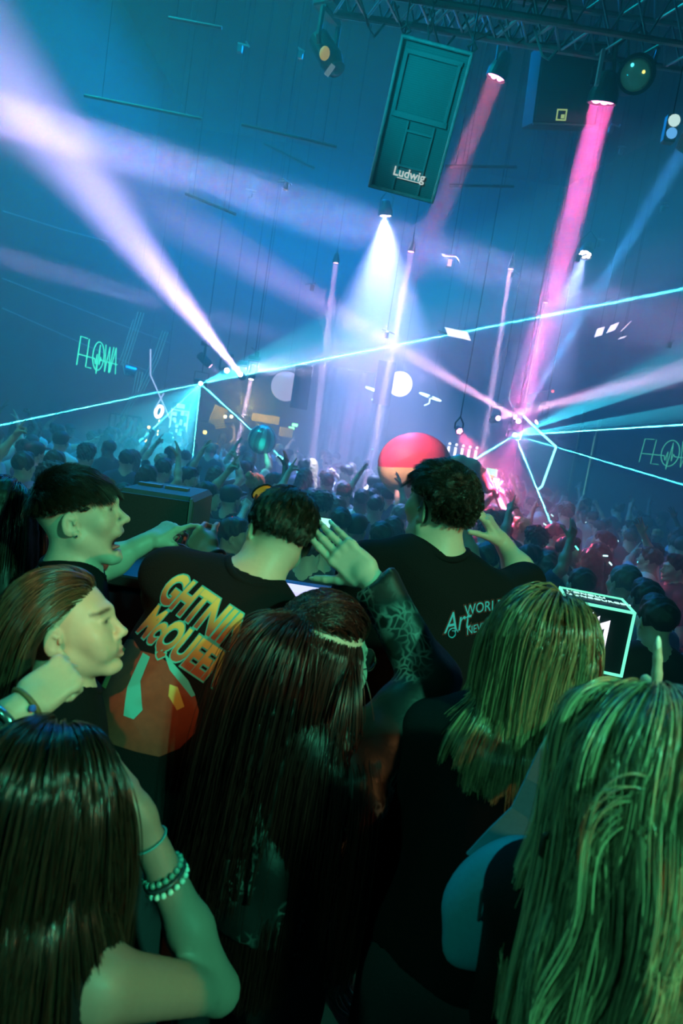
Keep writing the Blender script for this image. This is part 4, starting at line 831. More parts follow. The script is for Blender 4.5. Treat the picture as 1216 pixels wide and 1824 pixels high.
# ------------------------------------------------------------------ terrace front: monitor speaker, lit ledge, logo cube
ld = thing('terrace_ledge', (0, 2.45, .47), 'terrace ledge with a lit pale violet strip along its top', 'ledge'); lz = float(at(575, 1060, 2.3).z)
MB().box((-.45, 2.38, .47+(lz-.47)/2-.03), (.78, .1, (lz-.47)/2-.03), None, .01).build('front_panel', mat('ledge_blue_black', (.012, .018, .04), .3, coat=.5), ld)
MB().box((-.45, 2.36, lz-.035), (.78, .16, .02), None, .006).build('top_board', BLACK, ld)
for i in range(2):
    x = -.34+i*.42
    if x < .1: MB().box((x+.2, 2.33, lz-.006), (.195, .06, .008), None, .003).build('lit_strip', glow('strip_violet', (.62, .62, 1), 1.1), ld)
mo = thing('monitor_speaker', (-.88, 2.62, .0), 'black monitor loudspeaker with a mesh grille behind the shouting man', 'loudspeaker'); Pm = at(275, 930, 2.7)
ma, mb_, mc = np.array(at(205, 868, 2.72)), np.array(at(343, 888, 2.72)), np.array(at(200, 1035, 2.72)); t0, Um, Vm, Nm, wm, hm = quad_frame(ma, mb_, mc); Rm = np.stack([Um, Vm, Nm], 1)
mo.location = t0+Um*wm/2-Vm*hm
MB().box(t0+Um*wm/2-Vm*hm*.5-Nm*.22, (wm/2, hm*.5, .2), Rm, .02).build('enclosure', SPK, mo); MB().box(t0+Um*wm/2-Vm*hm*.5-Nm*.012, (wm*.47, hm*.46, .008), Rm).build('grille', GRILLE2, mo)
for x in (.02, .98): MB().box(t0+Um*wm*x-Vm*hm*.5-Nm*.01, (wm*.012, hm*.49, .014), Rm).build('trim_strip', mat('edge_rail_grey', (.12, .15, .15), .5), mo)
for k, (x, y) in enumerate(((.25, -.2), (.62, -.16))): MB().box(t0+Um*wm*x-Vm*.0+Vm*.006-Nm*(.22+.0*k), (.05, .006, .02), Rm).build('top_fitting', ALU, mo)
zb = float((t0-Vm*hm)[2]); MB().box((mo.location.x, 2.9, zb/2), (.2, .12, zb/2-.01), None, .02).build('stand_block', BLACK, mo)
# logo cube
DC = 3.2; Dv, Cv = np.array(at(1009, 1069, DC)), np.array(at(1130, 1092, DC-.06)); Cv[2] = Dv[2] = (Cv[2]+Dv[2])/2; Uc = unit(Cv-Dv); sc = np.linalg.norm(Cv-Dv); Zc = np.array((0, 0, 1.)); Nc = np.cross(Uc, Zc); Rc = np.stack([Uc, Zc, Nc], 1)
K = lambda x, y, z: Dv+Uc*x*sc+Zc*y*sc-Nc*z*sc
cu = thing('logo_cube', tuple(K(.5, -1, .5)), 'black cube outlined in cyan light with a white emblem on its side', 'light cube'); FACE = mat('cube_face', (.008, .022, .026), .55, spec=.2)
MB().box(K(.5, -.5, .5), (sc*.495, sc*.495, sc*.495), Rc).build('cube_body', FACE, cu); CB = glow('cube_edge', (.18, .95, .62), 1.1); E8 = [(0, 0, 0), (1, 0, 0), (1, 0, 1), (0, 0, 1), (0, -1, 0), (1, -1, 0), (1, -1, 1), (0, -1, 1)]
for a, c in ((0, 1), (1, 2), (2, 3), (3, 0), (4, 5), (5, 6), (6, 7), (7, 4), (0, 4), (1, 5), (2, 6), (3, 7)):
    A, B = K(*E8[a]), K(*E8[c]); MB().box((A+B)/2, np.array([abs(np.dot(Rc[:, i], B-A))/2+.0065 for i in range(3)])*.5*2*.5*2, Rc, .003).build('edge_light', CB, cu)
EM = glow('emblem_white', (.95, .88, 1), 1.3)
for poly in ([(.30, -.22), (.42, -.10), (.42, -.62), (.36, -.52), (.36, -.28), (.30, -.34)], [(.40, -.25), (.52, -.14), (.52, -.80), (.46, -.92), (.40, -.80), (.40, -.70), (.46, -.78), (.46, -.30), (.40, -.36)], [(.54, -.26), (.68, -.18), (.68, -.86), (.54, -.72), (.54, -.62), (.62, -.70), (.62, -.32), (.54, -.38)]):
    MB().prism([(x, y) for x, y in poly], K(0, 0, 0)+Nc*.003, Uc*sc, Zc*sc, Nc, .004).build('emblem_stroke', EM, cu)
for i, (tx, z, sz, x) in enumerate((('UONOLLI', .36, .036, .38), ('CONCOURCEU', .58, .036, .54))): put_text('top_lettering', tx, sz*1.35, K(x, 0, .68 if i == 0 else .44)+Zc*.003, Uc, -Nc, glow('cube_lettering', (.5, 1, .85), 1.1), cu, .002, .002, sx=.9)
zc = float(K(.5, -1, .5)[2]); MB().lathe(K(.5, -1, .5), (0, 0, -1), [(0, .09), (.02, .04), (zc-.52, .04)], 12).build('stand_pole', BLACK, cu); MB().lathe((*K(.5, -1, .5)[:2], .02), (0, 0, 1), [(0, .2), (.03, .2), (.04, .05)], 16).build('stand_foot', BLACK, cu)
# ------------------------------------------------------------------ the people on the terrace
TER = .47
HB = hair_mat('hair_dark_brown', (.022, .013, .008), .32); HBR = hair_mat('hair_brown', (.085, .048, .026), .22, .5); HRED = hair_mat('hair_dark_red', (.045, .009, .007), .28, .5)
HBL = hair_mat('hair_blonde_brown', (.16, .10, .05), .2, .6, (.45, .32, .16)); HBL2 = hair_mat('hair_blonde', (.36, .27, .15), .2, .6, (.60, .48, .28)); HDK = hair_mat('hair_long_dark', (.020, .012, .008), .24, .55, (.035, .020, .012))
BASE = lambda n, c: mat(n, c, .55, noise=.35, nscale=90)
B_DK = BASE('hair_base_dark', (.012, .008, .006)); B_RED = BASE('hair_base_red', (.014, .004, .003)); B_BL = BASE('hair_base_blonde', (.03, .018, .009)); B_BR = BASE('hair_base_brown', (.02, .011, .006))  # blonde base darkened: shade between the locks put into its colour
def person_root(H, label):
    return thing('person', (H[0], H[1], TER), label, 'person')
def coll_field(J, body, arms=True):
    F = Field(); F.p = [q for q in body.p if q[6] > 0 and q[2].shape == (3,)]; 
    lim = J['pel'][2]-.1; F.p = [q for q in F.p if q[1][2] > lim]; s = J['s']; F.p = [q for q in F.p if not (q[0] == 'c' and max(q[3], q[4]) < .02)]
    if not arms: F.p = [q for q in F.p if not (q[0] == 'c' and min(q[1][2], q[2][2]) < J['neck'][2]+.03*s)]
    return F
def finish_person(root, J, F, tips, fine, female=False, mouth=0., shirt=None, smat=COTTON, h=.014, stub=None, warp=None, base=(.62, .43, .33), trousers=True, sname='t_shirt'):
    body = F.build('body', SKIN, root, h=h, fine=fine, tint=skin_tint(J, base, mouth, stub))
    sh = None
    if shirt is not None: sh = shirt.build(sname, smat, root, h=.011, warp=warp, fine=[(J['neck'], .09, .005)]); collar(sh, J, shirt)
    if trousers:
        trouser_field(J).build('trousers', DENIM, root, h=.02, warp=folds(.003, 30, 3))
        for k in 'lr': shoe_field(J, k).build('shoe', RUBBER, root, h=.016)
    return body, sh
def collar(sh, J, SF):
    s = J['s']; pts = []
    for a in np.linspace(0, 2*math.pi, 33)[:-1]:
        p = J['neck']+(J['rr']*math.cos(a)+J['f']*math.sin(a))*.083*s+J['up']*.12*s
        for _ in range(60):
            d = float(SF.eval(p[None])[0]); p = p-J['up']*min(max(d*.6, .001), .01)
            if d < .001: break
        pts.append(p)
    pts = np.array(pts); z = (pts-J['neck']) @ J['up']; ok = z > -.12*s
    if ok.all():
        for _ in range(3): pts = (np.roll(pts, 1, 0)+pts*2+np.roll(pts, -1, 0))/4
        MB().tube(pts-J['up']*.005, .010, 6, True).build('collar', sh.data.materials[0], sh, smooth=True)
def earring(root, J, x, label_col=(.8, .9, .9), r=.0035):
    p = J['H']+J['R'] @ (np.array((x*.084, .001, -.041))*J['s']); MB().sphere(p, r, nu=8, nv=6).build('earring', mat('earring_metal', label_col, .15, 1.), root, smooth=True)
def bracelet(root, c, d, r, m, t=.004, beads=0, flat=1.):
    x, y, z = basis(d); c = np.array(c)
    ring = [c+np.array(x)*r*math.cos(a)+np.array(y)*r*math.sin(a)*.85 for a in np.linspace(0, 2*math.pi, 25)[:-1]]
    if beads:
        b = MB()
        for k in range(beads): a = 2*math.pi*k/beads; b.sphere(c+np.array(x)*r*math.cos(a)+np.array(y)*r*math.sin(a)*.85, t, nu=7, nv=5)
        o = b.build('bracelet', m, root, smooth=True); o['kind'] = 'stuff'; return o
    return MB().tube(ring, t, 6, True).build('bracelet', m, root, smooth=True)
def sphere_fine(J, st=.0032, r=.13): return (J['H']+np.array((0, 0, -.01)), r*J['s'], st)
SH = 's'
# ---- shouting man in profile at left, arm stretched out pointing
H = at(143, 921, 1.74); s = .97
wr = at(256, 968, 1.92); fd = np.array(at(322, 930, 2.0))-np.array(wr)
J = joints(H, (10, 19, -2), 25, s, TER, (-.10, -.05), arms=(dict(w=wr, el=at(172, 1014, 1.87), f=fd, n=(-.15, -.1, -1), k=1.0, hand=dict(curl=(14, 62, 72, 78), mid=1.1, spread=2, thumb=(.75, .45, .5), tcurl=14)), dict(dw=(.12, .12, -.5), pole=(0, -1, -.4))))
shouter = root = person_root(H, 'shouting man in profile with short fade haircut and ear stud, arm pointing'); F = body_field(J, mouth=1.15); tips = put_hands(F, J)
hl = lambda u: (np.clip((u[:, 2]-.02)*6, 0, 1))*(1-np.clip((u[:, 1]-.70+.25*np.maximum(0, .55-u[:, 2]))*14, 0, 1))
stub = lambda u, q: np.clip((q[:, 2]-.008+.25*np.clip(-q[:, 1]-.03, 0, .1))*22, 0, .8)*np.clip((.035-q[:, 1]+.6*np.clip(q[:, 2]-.055, 0, .05))*40, 0, 1)
finish_person(root, J, F, tips, [sphere_fine(J), (np.array(wr)+unit(fd)*.09, .11, .0034)], mouth=1, shirt=shirt_field(J), stub=stub, warp=folds(.004, 22, 1))
C = coll_field(J, F)
topz = lambda u: np.clip((u[:, 2]+.12*np.clip(-u[:, 1], 0, 1)-.33)*5, 0, 1)
hair(root, J, C, HB, B_DK, 11000, 11, lambda u, g: (.007+.050*topz(u)+.026*np.clip(u[:, 1]*topz(u), 0, 1))*g.uniform(.8, 1.1, len(u)), hl, lambda u: np.stack([u[:, 0]*.25, .9+0*u[:, 0], -.35-u[:, 2]*.1], 1), .05, .95, (.003, .016), 420, .5, 11, .0005, (.004, .003), h=.0045, frizz=.16, lift=.22, inset=.007, upto=.6)
earring(root, J, 1); q = J['H']+J['R'] @ (np.array((0, .085, -.067))*s); MB().box(q, (.019*s, .006, .004*s), J['R'], .002).build('teeth', mat('teeth', (.75, .72, .65), .3), root)
q = J['H']+J['R'] @ (np.array((0, .062, -.096))*s); MB().sphere(q, np.array((.017, .022, .007))*s, J['R'], 12, 8).build('tongue', mat('tongue', (.45, .14, .14), .35), root, smooth=True)
# ---- long-haired girl in profile below him, fist at her neck
H = at(122, 1119, 1.32); s = .92; wr = at(36, 1262, 1.06); fd = np.array(at(112, 1205, 1.12))-np.array(wr)
J = joints(H, (9, 17, -3), 40, s, TER, (-.06, -.02), True, arms=(None, dict(w=wr, pole=(-1, .0, -.5), f=fd, n=(.3, 1, .1), reach=True, hand=dict(curl=(58, 64, 68, 70), mid=1.15, spread=1, thumb=(.8, .3, .5), tcurl=22))))
profile_girl = root = person_root(H, 'young woman in profile, long straight brown hair, pearl earring, fist at her neck'); F = body_field(J, True); tips = put_hands(F, J)
finish_person(root, J, F, tips, [sphere_fine(J, .003, .12), (np.array(wr)+unit(fd)*.05, .09, .0036)], True, shirt=shirt_field(J, .008, .35), warp=folds(.003, 25, 2), stub=lambda u, q: np.clip((q[:, 2]-.075+.9*np.clip(.03-q[:, 1], -.09, .06))*40, 0, .85)*(q[:, 2] > .03))
C = coll_field(J, F)
lr = lambda front, low: (lambda u: (u[:, 2] > low+.25*np.clip(u[:, 1]+.2, 0, 1))*(u[:, 1] < front)*1.)
hair(root, J, C, HBR, B_BR, 5200, 26, .46, lambda u: ((u[:, 2] > -.08+.66*np.clip(u[:, 1]+.18, 0, 1))*(u[:, 1] < .80))*1., lambda u: np.stack([np.sign(u[:, 0])*.25+u[:, 0]*.5, -1.0-.6*np.clip(u[:, 1], 0, 1), -.25+0*u[:, 0]], 1), .22, .82, (.012, .026), 190, .5, 12, .0005, (.007, .006), h=.0085, frizz=.03, inset=.02, kids=3)
earring(root, J, 1, (.6, 1, .95), .0055)
d = fd; bracelet(root, np.array(wr)+unit(d)*.012, d, .033, mat('cord_bracelet', (.18, .10, .04), .6, noise=.5, nscale=200), .0045); MB().sphere(np.array(wr)+unit(d)*.016+np.array((.02, -.03, .005)), .006, nu=8, nv=6).build('blue_bead', mat('blue_bead', (.05, .12, .55), .3), root)
for k, (o, m) in enumerate(((-.03, mat('steel_bracelet', (.35, .45, .45), .25, .9)), (-.047, mat('dark_band', (.03, .05, .06), .4)), (-.062, MATS['steel_bracelet']))): bracelet(root, np.array(wr)+unit(d)*o, d, .034, m, .007)
# ---- man leaning forward with a printed black T-shirt
H = at(497, 950, 1.62); s = .90; wr = at(379, 990, 1.84); fd = np.array(at(345, 950, 1.90))-np.array(wr)
J = joints(H, (112, -10, 14), 76, s, TER, (-.20, -.16), arms=(dict(w=wr, pole=(-.3, -.2, -1), f=fd, n=(.6, .6, -.2), reach=True, hand=dict(curl=(52, 60, 66, 70), mid=1.1, spread=1, thumb=(.85, .4, .4), tcurl=16)), dict(dw=(.05, .35, -.25), pole=lambda r, f, u: r-u)), neck=(-.05, -.03), sw=.2)
leaner = root = person_root(H, 'man seen from behind leaning forward, black T-shirt with orange lettering and red print'); F = body_field(J, beef=1.06); tips = put_hands(F, J)
SF = shirt_field(J, .014, .8, beef=1.08, neckr=.066)
stub = lambda u, q: np.clip((q[:, 2]+.035-.9*np.clip(q[:, 1]+.02, 0, .09))*26, 0, .85)*(q[:, 1] < .06)
_, sh = finish_person(root, J, F, tips, [sphere_fine(J, .0034), (np.array(wr)+unit(fd)*.05, .08, .0036)], shirt=SF, stub=stub, warp=folds(.0045, 20, 4))
C = coll_field(J, F)
hair(root, J, C, HB, B_DK, 11000, 9, lambda u, g: (.006+.030*np.clip((u[:, 2]+.25)*1.6, 0, 1))*g.uniform(.8, 1.1, len(u)), lambda u: np.clip((u[:, 2]+.42-.75*np.clip(u[:, 1]+.1, 0, 1))*8, 0, 1)*(u[:, 1] < .7), lambda u: np.stack([u[:, 0]*.5+u[:, 1]*.25-.3*u[:, 2], -.3+u[:, 1]*.6-u[:, 0]*.5*u[:, 2], -.75+0*u[:, 0]], 1), .04, .93, (.002, .008), 420, .5, 13, .0005, (.004, .003), h=.0045, frizz=.12, lift=.10, inset=.005, upto=.7)
def over_surface(target, v, o, U, V, N, lift):
    """Lay flat points (u,v) on a garment: shoot each along -N from the plane o,U,V and lift it off the cloth."""
    me = target.data; off = origin(target); P = np.array([q.co[:] for q in me.vertices])+off; bv = BVHTree.FromPolygons(P.tolist(), [list(p.vertices) for p in me.polygons]); out = []
    for q in v:
        p = Vector(o+U*q[0]+V*q[1]+N*.25); h_, n_, _, _ = bv.ray_cast(p, Vector(-N))
        out.append((np.array(h_)+np.array(n_)*lift) if h_ is not None else np.array(p)-N*.3)
    return np.array(out)
def print_on(target, parent, name, body, size, c, U, V, lift, m, shear=0., offset=0., sx=1., cell=.02, col=None, vf=None):
    U, V = unit(U), unit(V); N = np.cross(U, V)
    v, f = vf if vf else text_mesh(body, size, shear, offset, 0, sx, cell)
    if vf:
        bm = bmesh.new(); vs = [bm.verts.new((*q, 0)) for q in v]; [bm.faces.new([vs[i] for i in p]) for p in f]; xs, ys = [q[0] for q in v], [q[1] for q in v]
        for ax, (a, b_) in (((1, 0, 0), (min(xs), max(xs))), ((0, 1, 0), (min(ys), max(ys)))):
            for t in np.arange(a+cell, b_, cell): bmesh.ops.bisect_plane(bm, geom=bm.verts[:]+bm.edges[:]+bm.faces[:], plane_co=(t*ax[0], t*ax[1], 0), plane_no=ax)
        bm.verts.index_update(); v = np.array([q.co[:] for q in bm.verts]); f = [[q.index for q in p.verts] for p in bm.faces]; bm.free()
    P = over_surface(target, v, np.array(c, float), U, V, N, lift); k = None
    if col is not None: k = col(v)
    return link_mesh(name, P, f, m, parent, None, True, k)
# the print is laid out on the back of the shirt, tilted with the cloth
Nb = -J['f']; c = np.array(at(362, 1145, 1.5)); Ub = np.cross(J['up'], Nb); ang = rad(-3); U_ = Ub*math.cos(ang)+J['up']*math.sin(ang); V_ = np.cross(Nb, U_)
PR = mat('print_gradient', (1, 1, 1), .75, attr='tint'); PC = mat('print_cyan', (.05, .42, .42), .7); PK = mat('print_dark', (.01, .012, .014), .8)
grad = lambda lo, hi: (lambda v: np.array((.30, .055, .02))+(np.array((.75, .50, .12))-np.array((.30, .055, .02)))*np.clip((v[:, 1:2]-lo)/(hi-lo), 0, 1))
for tx, dy, dx, sz, sx_ in (('GHTNING', .03, .0, .104, .56), ('McQUEEN', -.052, -.014, .098, .52)):
    o = c+V_*dy+U_*dx
    ol = print_on(sh, sh, 'print_outline', tx, sz, o, U_, V_, .0016, PC, .2, .0075, sx_, .012); print_on(sh, sh, 'print_lettering', tx, sz, o, U_, V_, .0026, PR, .2, .0038, sx_, .012, grad(.008, .062))
PRD = mat('print_red_brown', (.22, .04, .02), .8, noise=.3, nscale=60); PY = mat('print_yellow', (.55, .45, .12), .8)
blob = lambda pts: (np.array(pts, float), [list(range(len(pts)))])
for nm, m, pts, lf in (('print_patch', PRD, [(-.145, -.085), (-.12, -.072), (-.08, -.078), (-.04, -.064), (.02, -.066), (.07, -.085), (.10, -.11), (.118, -.15), (.11, -.19), (.085, -.225), (.045, -.24), (-.005, -.255), (-.06, -.262), (-.11, -.25), (-.142, -.225), (-.158, -.19), (-.165, -.14), (-.16, -.11)], .0014), ('print_streak', PC, [(-.072, -.078), (-.052, -.076), (-.036, -.125), (.004, -.168), (.0, -.192), (-.022, -.198), (-.052, -.15)], .0024), ('print_streak', PC, [(-.035, -.052), (.045, -.072), (.075, -.088), (.07, -.095), (.0, -.075)], .0026), ('print_patch_yellow', PY, [(.018, -.098), (.035, -.094), (.07, -.118), (.062, -.132), (.03, -.118)], .0024), ('print_patch_yellow', PY, [(-.135, -.10), (-.122, -.098), (-.112, -.15), (-.1, -.185), (-.118, -.19), (-.132, -.15)], .0024), ('print_streak', PC, [(-.150, -.20), (-.140, -.225), (-.06, -.222), (-.062, -.228), (-.145, -.234), (-.156, -.21)], .0024), ('print_streak', PC, [(-.105, -.255), (-.06, -.236), (-.05, -.232), (-.062, -.246), (-.10, -.262)], .0022)):
    print_on(sh, sh, nm, '', 0, c, U_, V_, lf, m, vf=blob(pts), cell=.02)
bracelet(root, np.array(wr)-unit(fd)*.012, fd, .031, mat('dark_cuff', (.04, .06, .06), .5), .006)
# sunglasses pushed up on his head
Hh = lambda *p: J['H']+J['R'] @ (np.array(p)*J['s']); sg = thing('sunglasses', Hh(0, .08, .08), 'orange-lensed sunglasses resting on the leaning man\'s head', 'sunglasses')
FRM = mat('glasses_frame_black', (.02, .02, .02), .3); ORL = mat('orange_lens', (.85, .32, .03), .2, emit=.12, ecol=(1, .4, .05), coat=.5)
MB().tube([Hh(-.086, -.03, .0), Hh(-.087, -.012, .022), Hh(-.0855, .03, .062), Hh(-.078, .062, .082)], .0032, 6).build('temple_arm', FRM, sg); MB().tube([Hh(.086, -.03, .0), Hh(.087, -.012, .022), Hh(.0855, .03, .062), Hh(.078, .062, .082)], .0032, 6).build('temple_arm', FRM, sg)
for x in (-1, 1): MB().lathe(Hh(x*.062, .075, .097), J['R'] @ np.array((x*.45, .6, .62)), [(-.0015, .027), (.0015, .027)], 14).build('lens', ORL, sg); MB().tube([Hh(x*.062, .075, .097)+np.array(basis(J['R'] @ np.array((x*.45, .6, .62)))[0])*.027*math.cos(a)+np.array(basis(J['R'] @ np.array((x*.45, .6, .62)))[1])*.027*math.sin(a) for a in np.linspace(0, 6.28, 17)[:-1]], .0025, 5, True).build('lens_rim', FRM, sg)
MB().tube([Hh(-.036, .088, .1), Hh(0, .092, .105), Hh(.036, .088, .1)], .003, 6).build('bridge', FRM, sg)
# ---- man at right with a wavy quiff, right arm raised
H = at(783, 905, 1.95); s = .99; wr = at(897, 970, 2.2); fd = np.array(at(866, 925, 2.2))-np.array(wr)
J = joints(H, (129, 8, -2), 98, s, TER, (-.05, -.03), arms=(dict(dw=(-.04, .24, -.40), pole=lambda r, f, u: -u-f*.5+r*.2), dict(w=wr, el=at(936, 1036, 2.14), f=fd, n=(-.75, .3, -.5), hand=dict(curl=(12, 10, 12, 16), mid=1.0, spread=3, thumb=(.75, .55, .3), tcurl=10))), sw=.205)
quiff = root = person_root(H, 'man seen from behind with wavy dark quiff, black T-shirt with small blue script'); F = body_field(J, beef=1.05); tips = put_hands(F, J)
SF = shirt_field(J, .016, .85, beef=1.08, neckr=.068)
stub = lambda u, q: np.clip((q[:, 2]+.03-1.0*np.clip(q[:, 1]-.01, 0, .09))*26, 0, .95)*(q[:, 1] < .062)
_, sh = finish_person(root, J, F, tips, [sphere_fine(J, .0034), (np.array(wr)+unit(fd)*.05, .1, .004)], shirt=SF, stub=stub, warp=folds(.005, 18, 6))
C = coll_field(J, F)
tz = lambda u: np.clip((u[:, 2]-.12)*2.2, 0, 1)
hair(root, J, C, HB, B_DK, 12000, 12, lambda u, g: (.007+.020*tz(u)+.048*np.clip(u[:, 1]+.1, 0, 1)*tz(u))*(1-.6*(np.abs(u[:, 0]) > .62)*(u[:, 2] < .5)*(u[:, 1] > -.45))*g.uniform(.7, 1.15, len(u)), lambda u: np.clip((u[:, 2]+.45-.9*np.clip(u[:, 1]+.15, 0, 1))*9, 0, 1)*(u[:, 1] < .78)*(1-(np.abs(u[:, 0]) > .7)*(u[:, 2] < .16)*(u[:, 1] > -.42)), lambda u: np.stack([.5*np.sin(u[:, 1]*9+u[:, 2]*7)*tz(u)+u[:, 0]*.2, .9*tz(u)-.5*(1-tz(u)), -.2-.9*(1-tz(u))], 1), .05, .93, (.003, .022), 300, .62, 14, .0005, (.004, .0025), h=.0045, wav=.14, frizz=.2, lift=lambda u: .10+.75*np.clip((u[:, 2]-.3)*1.6, 0, 1)*np.clip(u[:, 1]+.7, .2, 1.4), inset=.009, upto=.5)
Nb = -J['f']; c = np.array(at(850, 1105, 1.87)); Ub = np.cross(J['up'], Nb); ang = rad(19); U_ = Ub*math.cos(ang)+J['up']*math.sin(ang); V_ = np.cross(Nb, U_)
PB = mat('print_blue', (.06, .42, .62), .6); PM = mat('print_maroon', (.06, .008, .008), .8)
for tx, dx, dy, sz, shr, sx_ in (('Art', -.072, -.010, .078, .35, .75), ("WORLD'S", .028, .026, .040, .1, .85), ('NEVER', -.004, -.028, .032, .1, .85), ('LIM', .064, -.032, .056, .3, .75)):
    o = c+U_*dx+V_*dy; print_on(sh, sh, 'print_halo', tx, sz, o, U_, V_, .0015, PM, shr, .004, sx_, .02); print_on(sh, sh, 'print_script', tx, sz, o, U_, V_, .0026, PB, shr, .0, sx_, .02)
b = MB(); sp_ = [(-.088+.016*math.cos(a)*(1-a/14), -.014+.016*math.sin(a)*(1-a/14)) for a in np.linspace(0, 8, 20)]+[]
P = over_surface(sh, sp_[::-1], c, unit(U_), unit(V_), np.cross(unit(U_), unit(V_)), .003); MB().tube(P, .0018, 4).build('print_swirl', PB, sh)
# ---- red-haired woman in glasses, raised hand with long nails, lace sleeve
H = at(578, 1172, 1.4); s = .97; wr = at(664, 1036, 1.52); fd = np.array(at(576, 952, 1.57))-np.array(wr)
J = joints(H, (46, -6, 2), 55, s, TER, (-.03, -.02), True, arms=(None, dict(w=wr, pole=(1.2, -.2, -.9), f=fd, n=(.1, 1, -.05), k=1.05, reach=True, hand=dict(curl=(5, 7, 9, 10), mid=1.3, spread=-1.3, thumb=(.72, .70, .12), tcurl=6))))
redhead = root = person_root(H, 'woman with long dark red half-up hair, glasses, lace sleeve and raised hand'); F = body_field(J, True); tips = put_hands(F, J)
LACE = mat('black_lace', (.012, .012, .013), .5, spec=.4); nt = LACE.node_tree; bs = nt.nodes['Principled BSDF']; tc = nt.nodes.new('ShaderNodeTexCoord'); vo = nt.nodes.new('ShaderNodeTexVoronoi'); vo.feature = 'DISTANCE_TO_EDGE'; vo.inputs['Scale'].default_value = 52
nz = nt.nodes.new('ShaderNodeTexNoise'); nz.inputs['Scale'].default_value = 16; mxv = nt.nodes.new('ShaderNodeMixRGB'); mxv.inputs[0].default_value = .06; nt.links.new(tc.outputs['Object'], mxv.inputs[1]); nt.links.new(nz.outputs['Color'], mxv.inputs[2]); nt.links.new(tc.outputs['Object'], nz.inputs['Vector']); nt.links.new(mxv.outputs[0], vo.inputs['Vector'])
rp_ = nt.nodes.new('ShaderNodeValToRGB'); rp_.color_ramp.elements[0].position = .03; rp_.color_ramp.elements[0].color = (.40, .42, .40, 1); rp_.color_ramp.elements[1].position = .16; rp_.color_ramp.elements[1].color = (.010, .010, .011, 1); nt.links.new(vo.outputs['Distance'], rp_.inputs[0])
n2 = nt.nodes.new('ShaderNodeTexNoise'); n2.inputs['Scale'].default_value = 5; nt.links.new(tc.outputs['Object'], n2.inputs['Vector']); r2 = nt.nodes.new('ShaderNodeMapRange'); r2.inputs['From Min'].default_value = .48; r2.inputs['From Max'].default_value = .62; nt.links.new(n2.outputs['Fac'], r2.inputs['Value'])
m2 = nt.nodes.new('ShaderNodeMixRGB'); m2.inputs[1].default_value = (.010, .010, .011, 1); nt.links.new(r2.outputs[0], m2.inputs[0]); nt.links.new(rp_.outputs[0], m2.inputs[2]); nt.links.new(m2.outputs[0], bs.inputs['Base Color'])
bp = nt.nodes.new('ShaderNodeBump'); bp.inputs['Strength'].default_value = .3; bp.inputs['Distance'].default_value = .002; nt.links.new(vo.outputs['Distance'], bp.inputs['Height']); nt.links.new(bp.outputs[0], bs.inputs['Normal'])
finish_person(root, J, F, tips, [sphere_fine(J, .0034), (np.array(wr)+unit(fd)*.09, .11, .003)], True, shirt=shirt_field(J, .016, 1.93), smat=LACE, warp=folds(.006, 24, 8), sname='lace_top', base=(.66, .47, .38))
tp = tips['r']; NAIL = mat('pale_nails', (.85, .80, .76), .15, coat=.8)
for (p, d, n_, r_) in tp:
    n_ = unit(n_); Rn = np.stack([np.cross(d, n_), d, n_], 1); MB().sphere(np.array(p)+d*.006-n_*r_*.35*(-1 if np.dot(n_, (0, -1, 0)) > 0 else 1), (r_*.72, .0155, r_*.34), Rn, 10, 8).build('nail', NAIL, root, smooth=True)
C = coll_field(J, F); Rl = J['R']
zl = .44
lowr = lambda u: ((u[:, 2] < zl-.10*u[:, 1])*(u[:, 2] > -.35+.8*np.clip(u[:, 1]+.2, 0, 1))*(u[:, 1] < .52))*1.
hair(root, J, C, HRED, B_RED, 5200, 30, .68, lowr, lambda u: np.stack([u[:, 0]*.35, -.45+0*u[:, 0], -1+0*u[:, 0]], 1), .25, .8, (.011, .026), 190, .5, 15, .0005, (.007, .006), h=.0085, frizz=.03, inset=.02, kids=3)
tie = np.array((.0, -.098, .075)); upr = lambda u: ((u[:, 2] > zl+.055-.10*u[:, 1])*(u[:, 1] < .80))*1.
SK = Field(); skull(SK, J['H'], Rl, s); g = np.random.RandomState(16); U = g.normal(size=(9000, 3)); U /= np.linalg.norm(U, axis=1, keepdims=True); U = U[upr(U) > .5][:4200]
cu0 = np.array((0, -.01, .02)); td = unit(tie-cu0); wv = (g.uniform(.002, .011, len(U))+.004*np.sin(np.arctan2(U[:, 0], U[:, 1])*14))[:, None]; rows = []
for k in range(13):
    t = k/12.; dd = U*(1-t)+(td+g.normal(size=U.shape)*.05)*t; dd /= np.linalg.norm(dd, axis=1, keepdims=True); q = J['H']+Rl @ (cu0*s)+(dd @ Rl.T)*.2*s; dr_ = -(dd @ Rl.T)
    for _ in range(20): q = q+dr_*np.maximum(SK.eval(q), -.01)[:, None]*.8
    rows.append(q-dr_*(wv*min(1, .3+3*t)+.012*math.sin(math.pi*t)**2+.010*t))
P = np.stack(rows, 1); F_ = Field()
for q in P[::30]:
    for i in range(0, 12, 2): F_.cap(q[i]-unit(q[i]-J['H'])*.009, q[i+2]-unit(q[i+2]-J['H'])*.009, .004, .005, .006)
strands('hair_strand', P, .0006, HRED, F_.build('hair_top', B_RED, root, h=.006), .8)
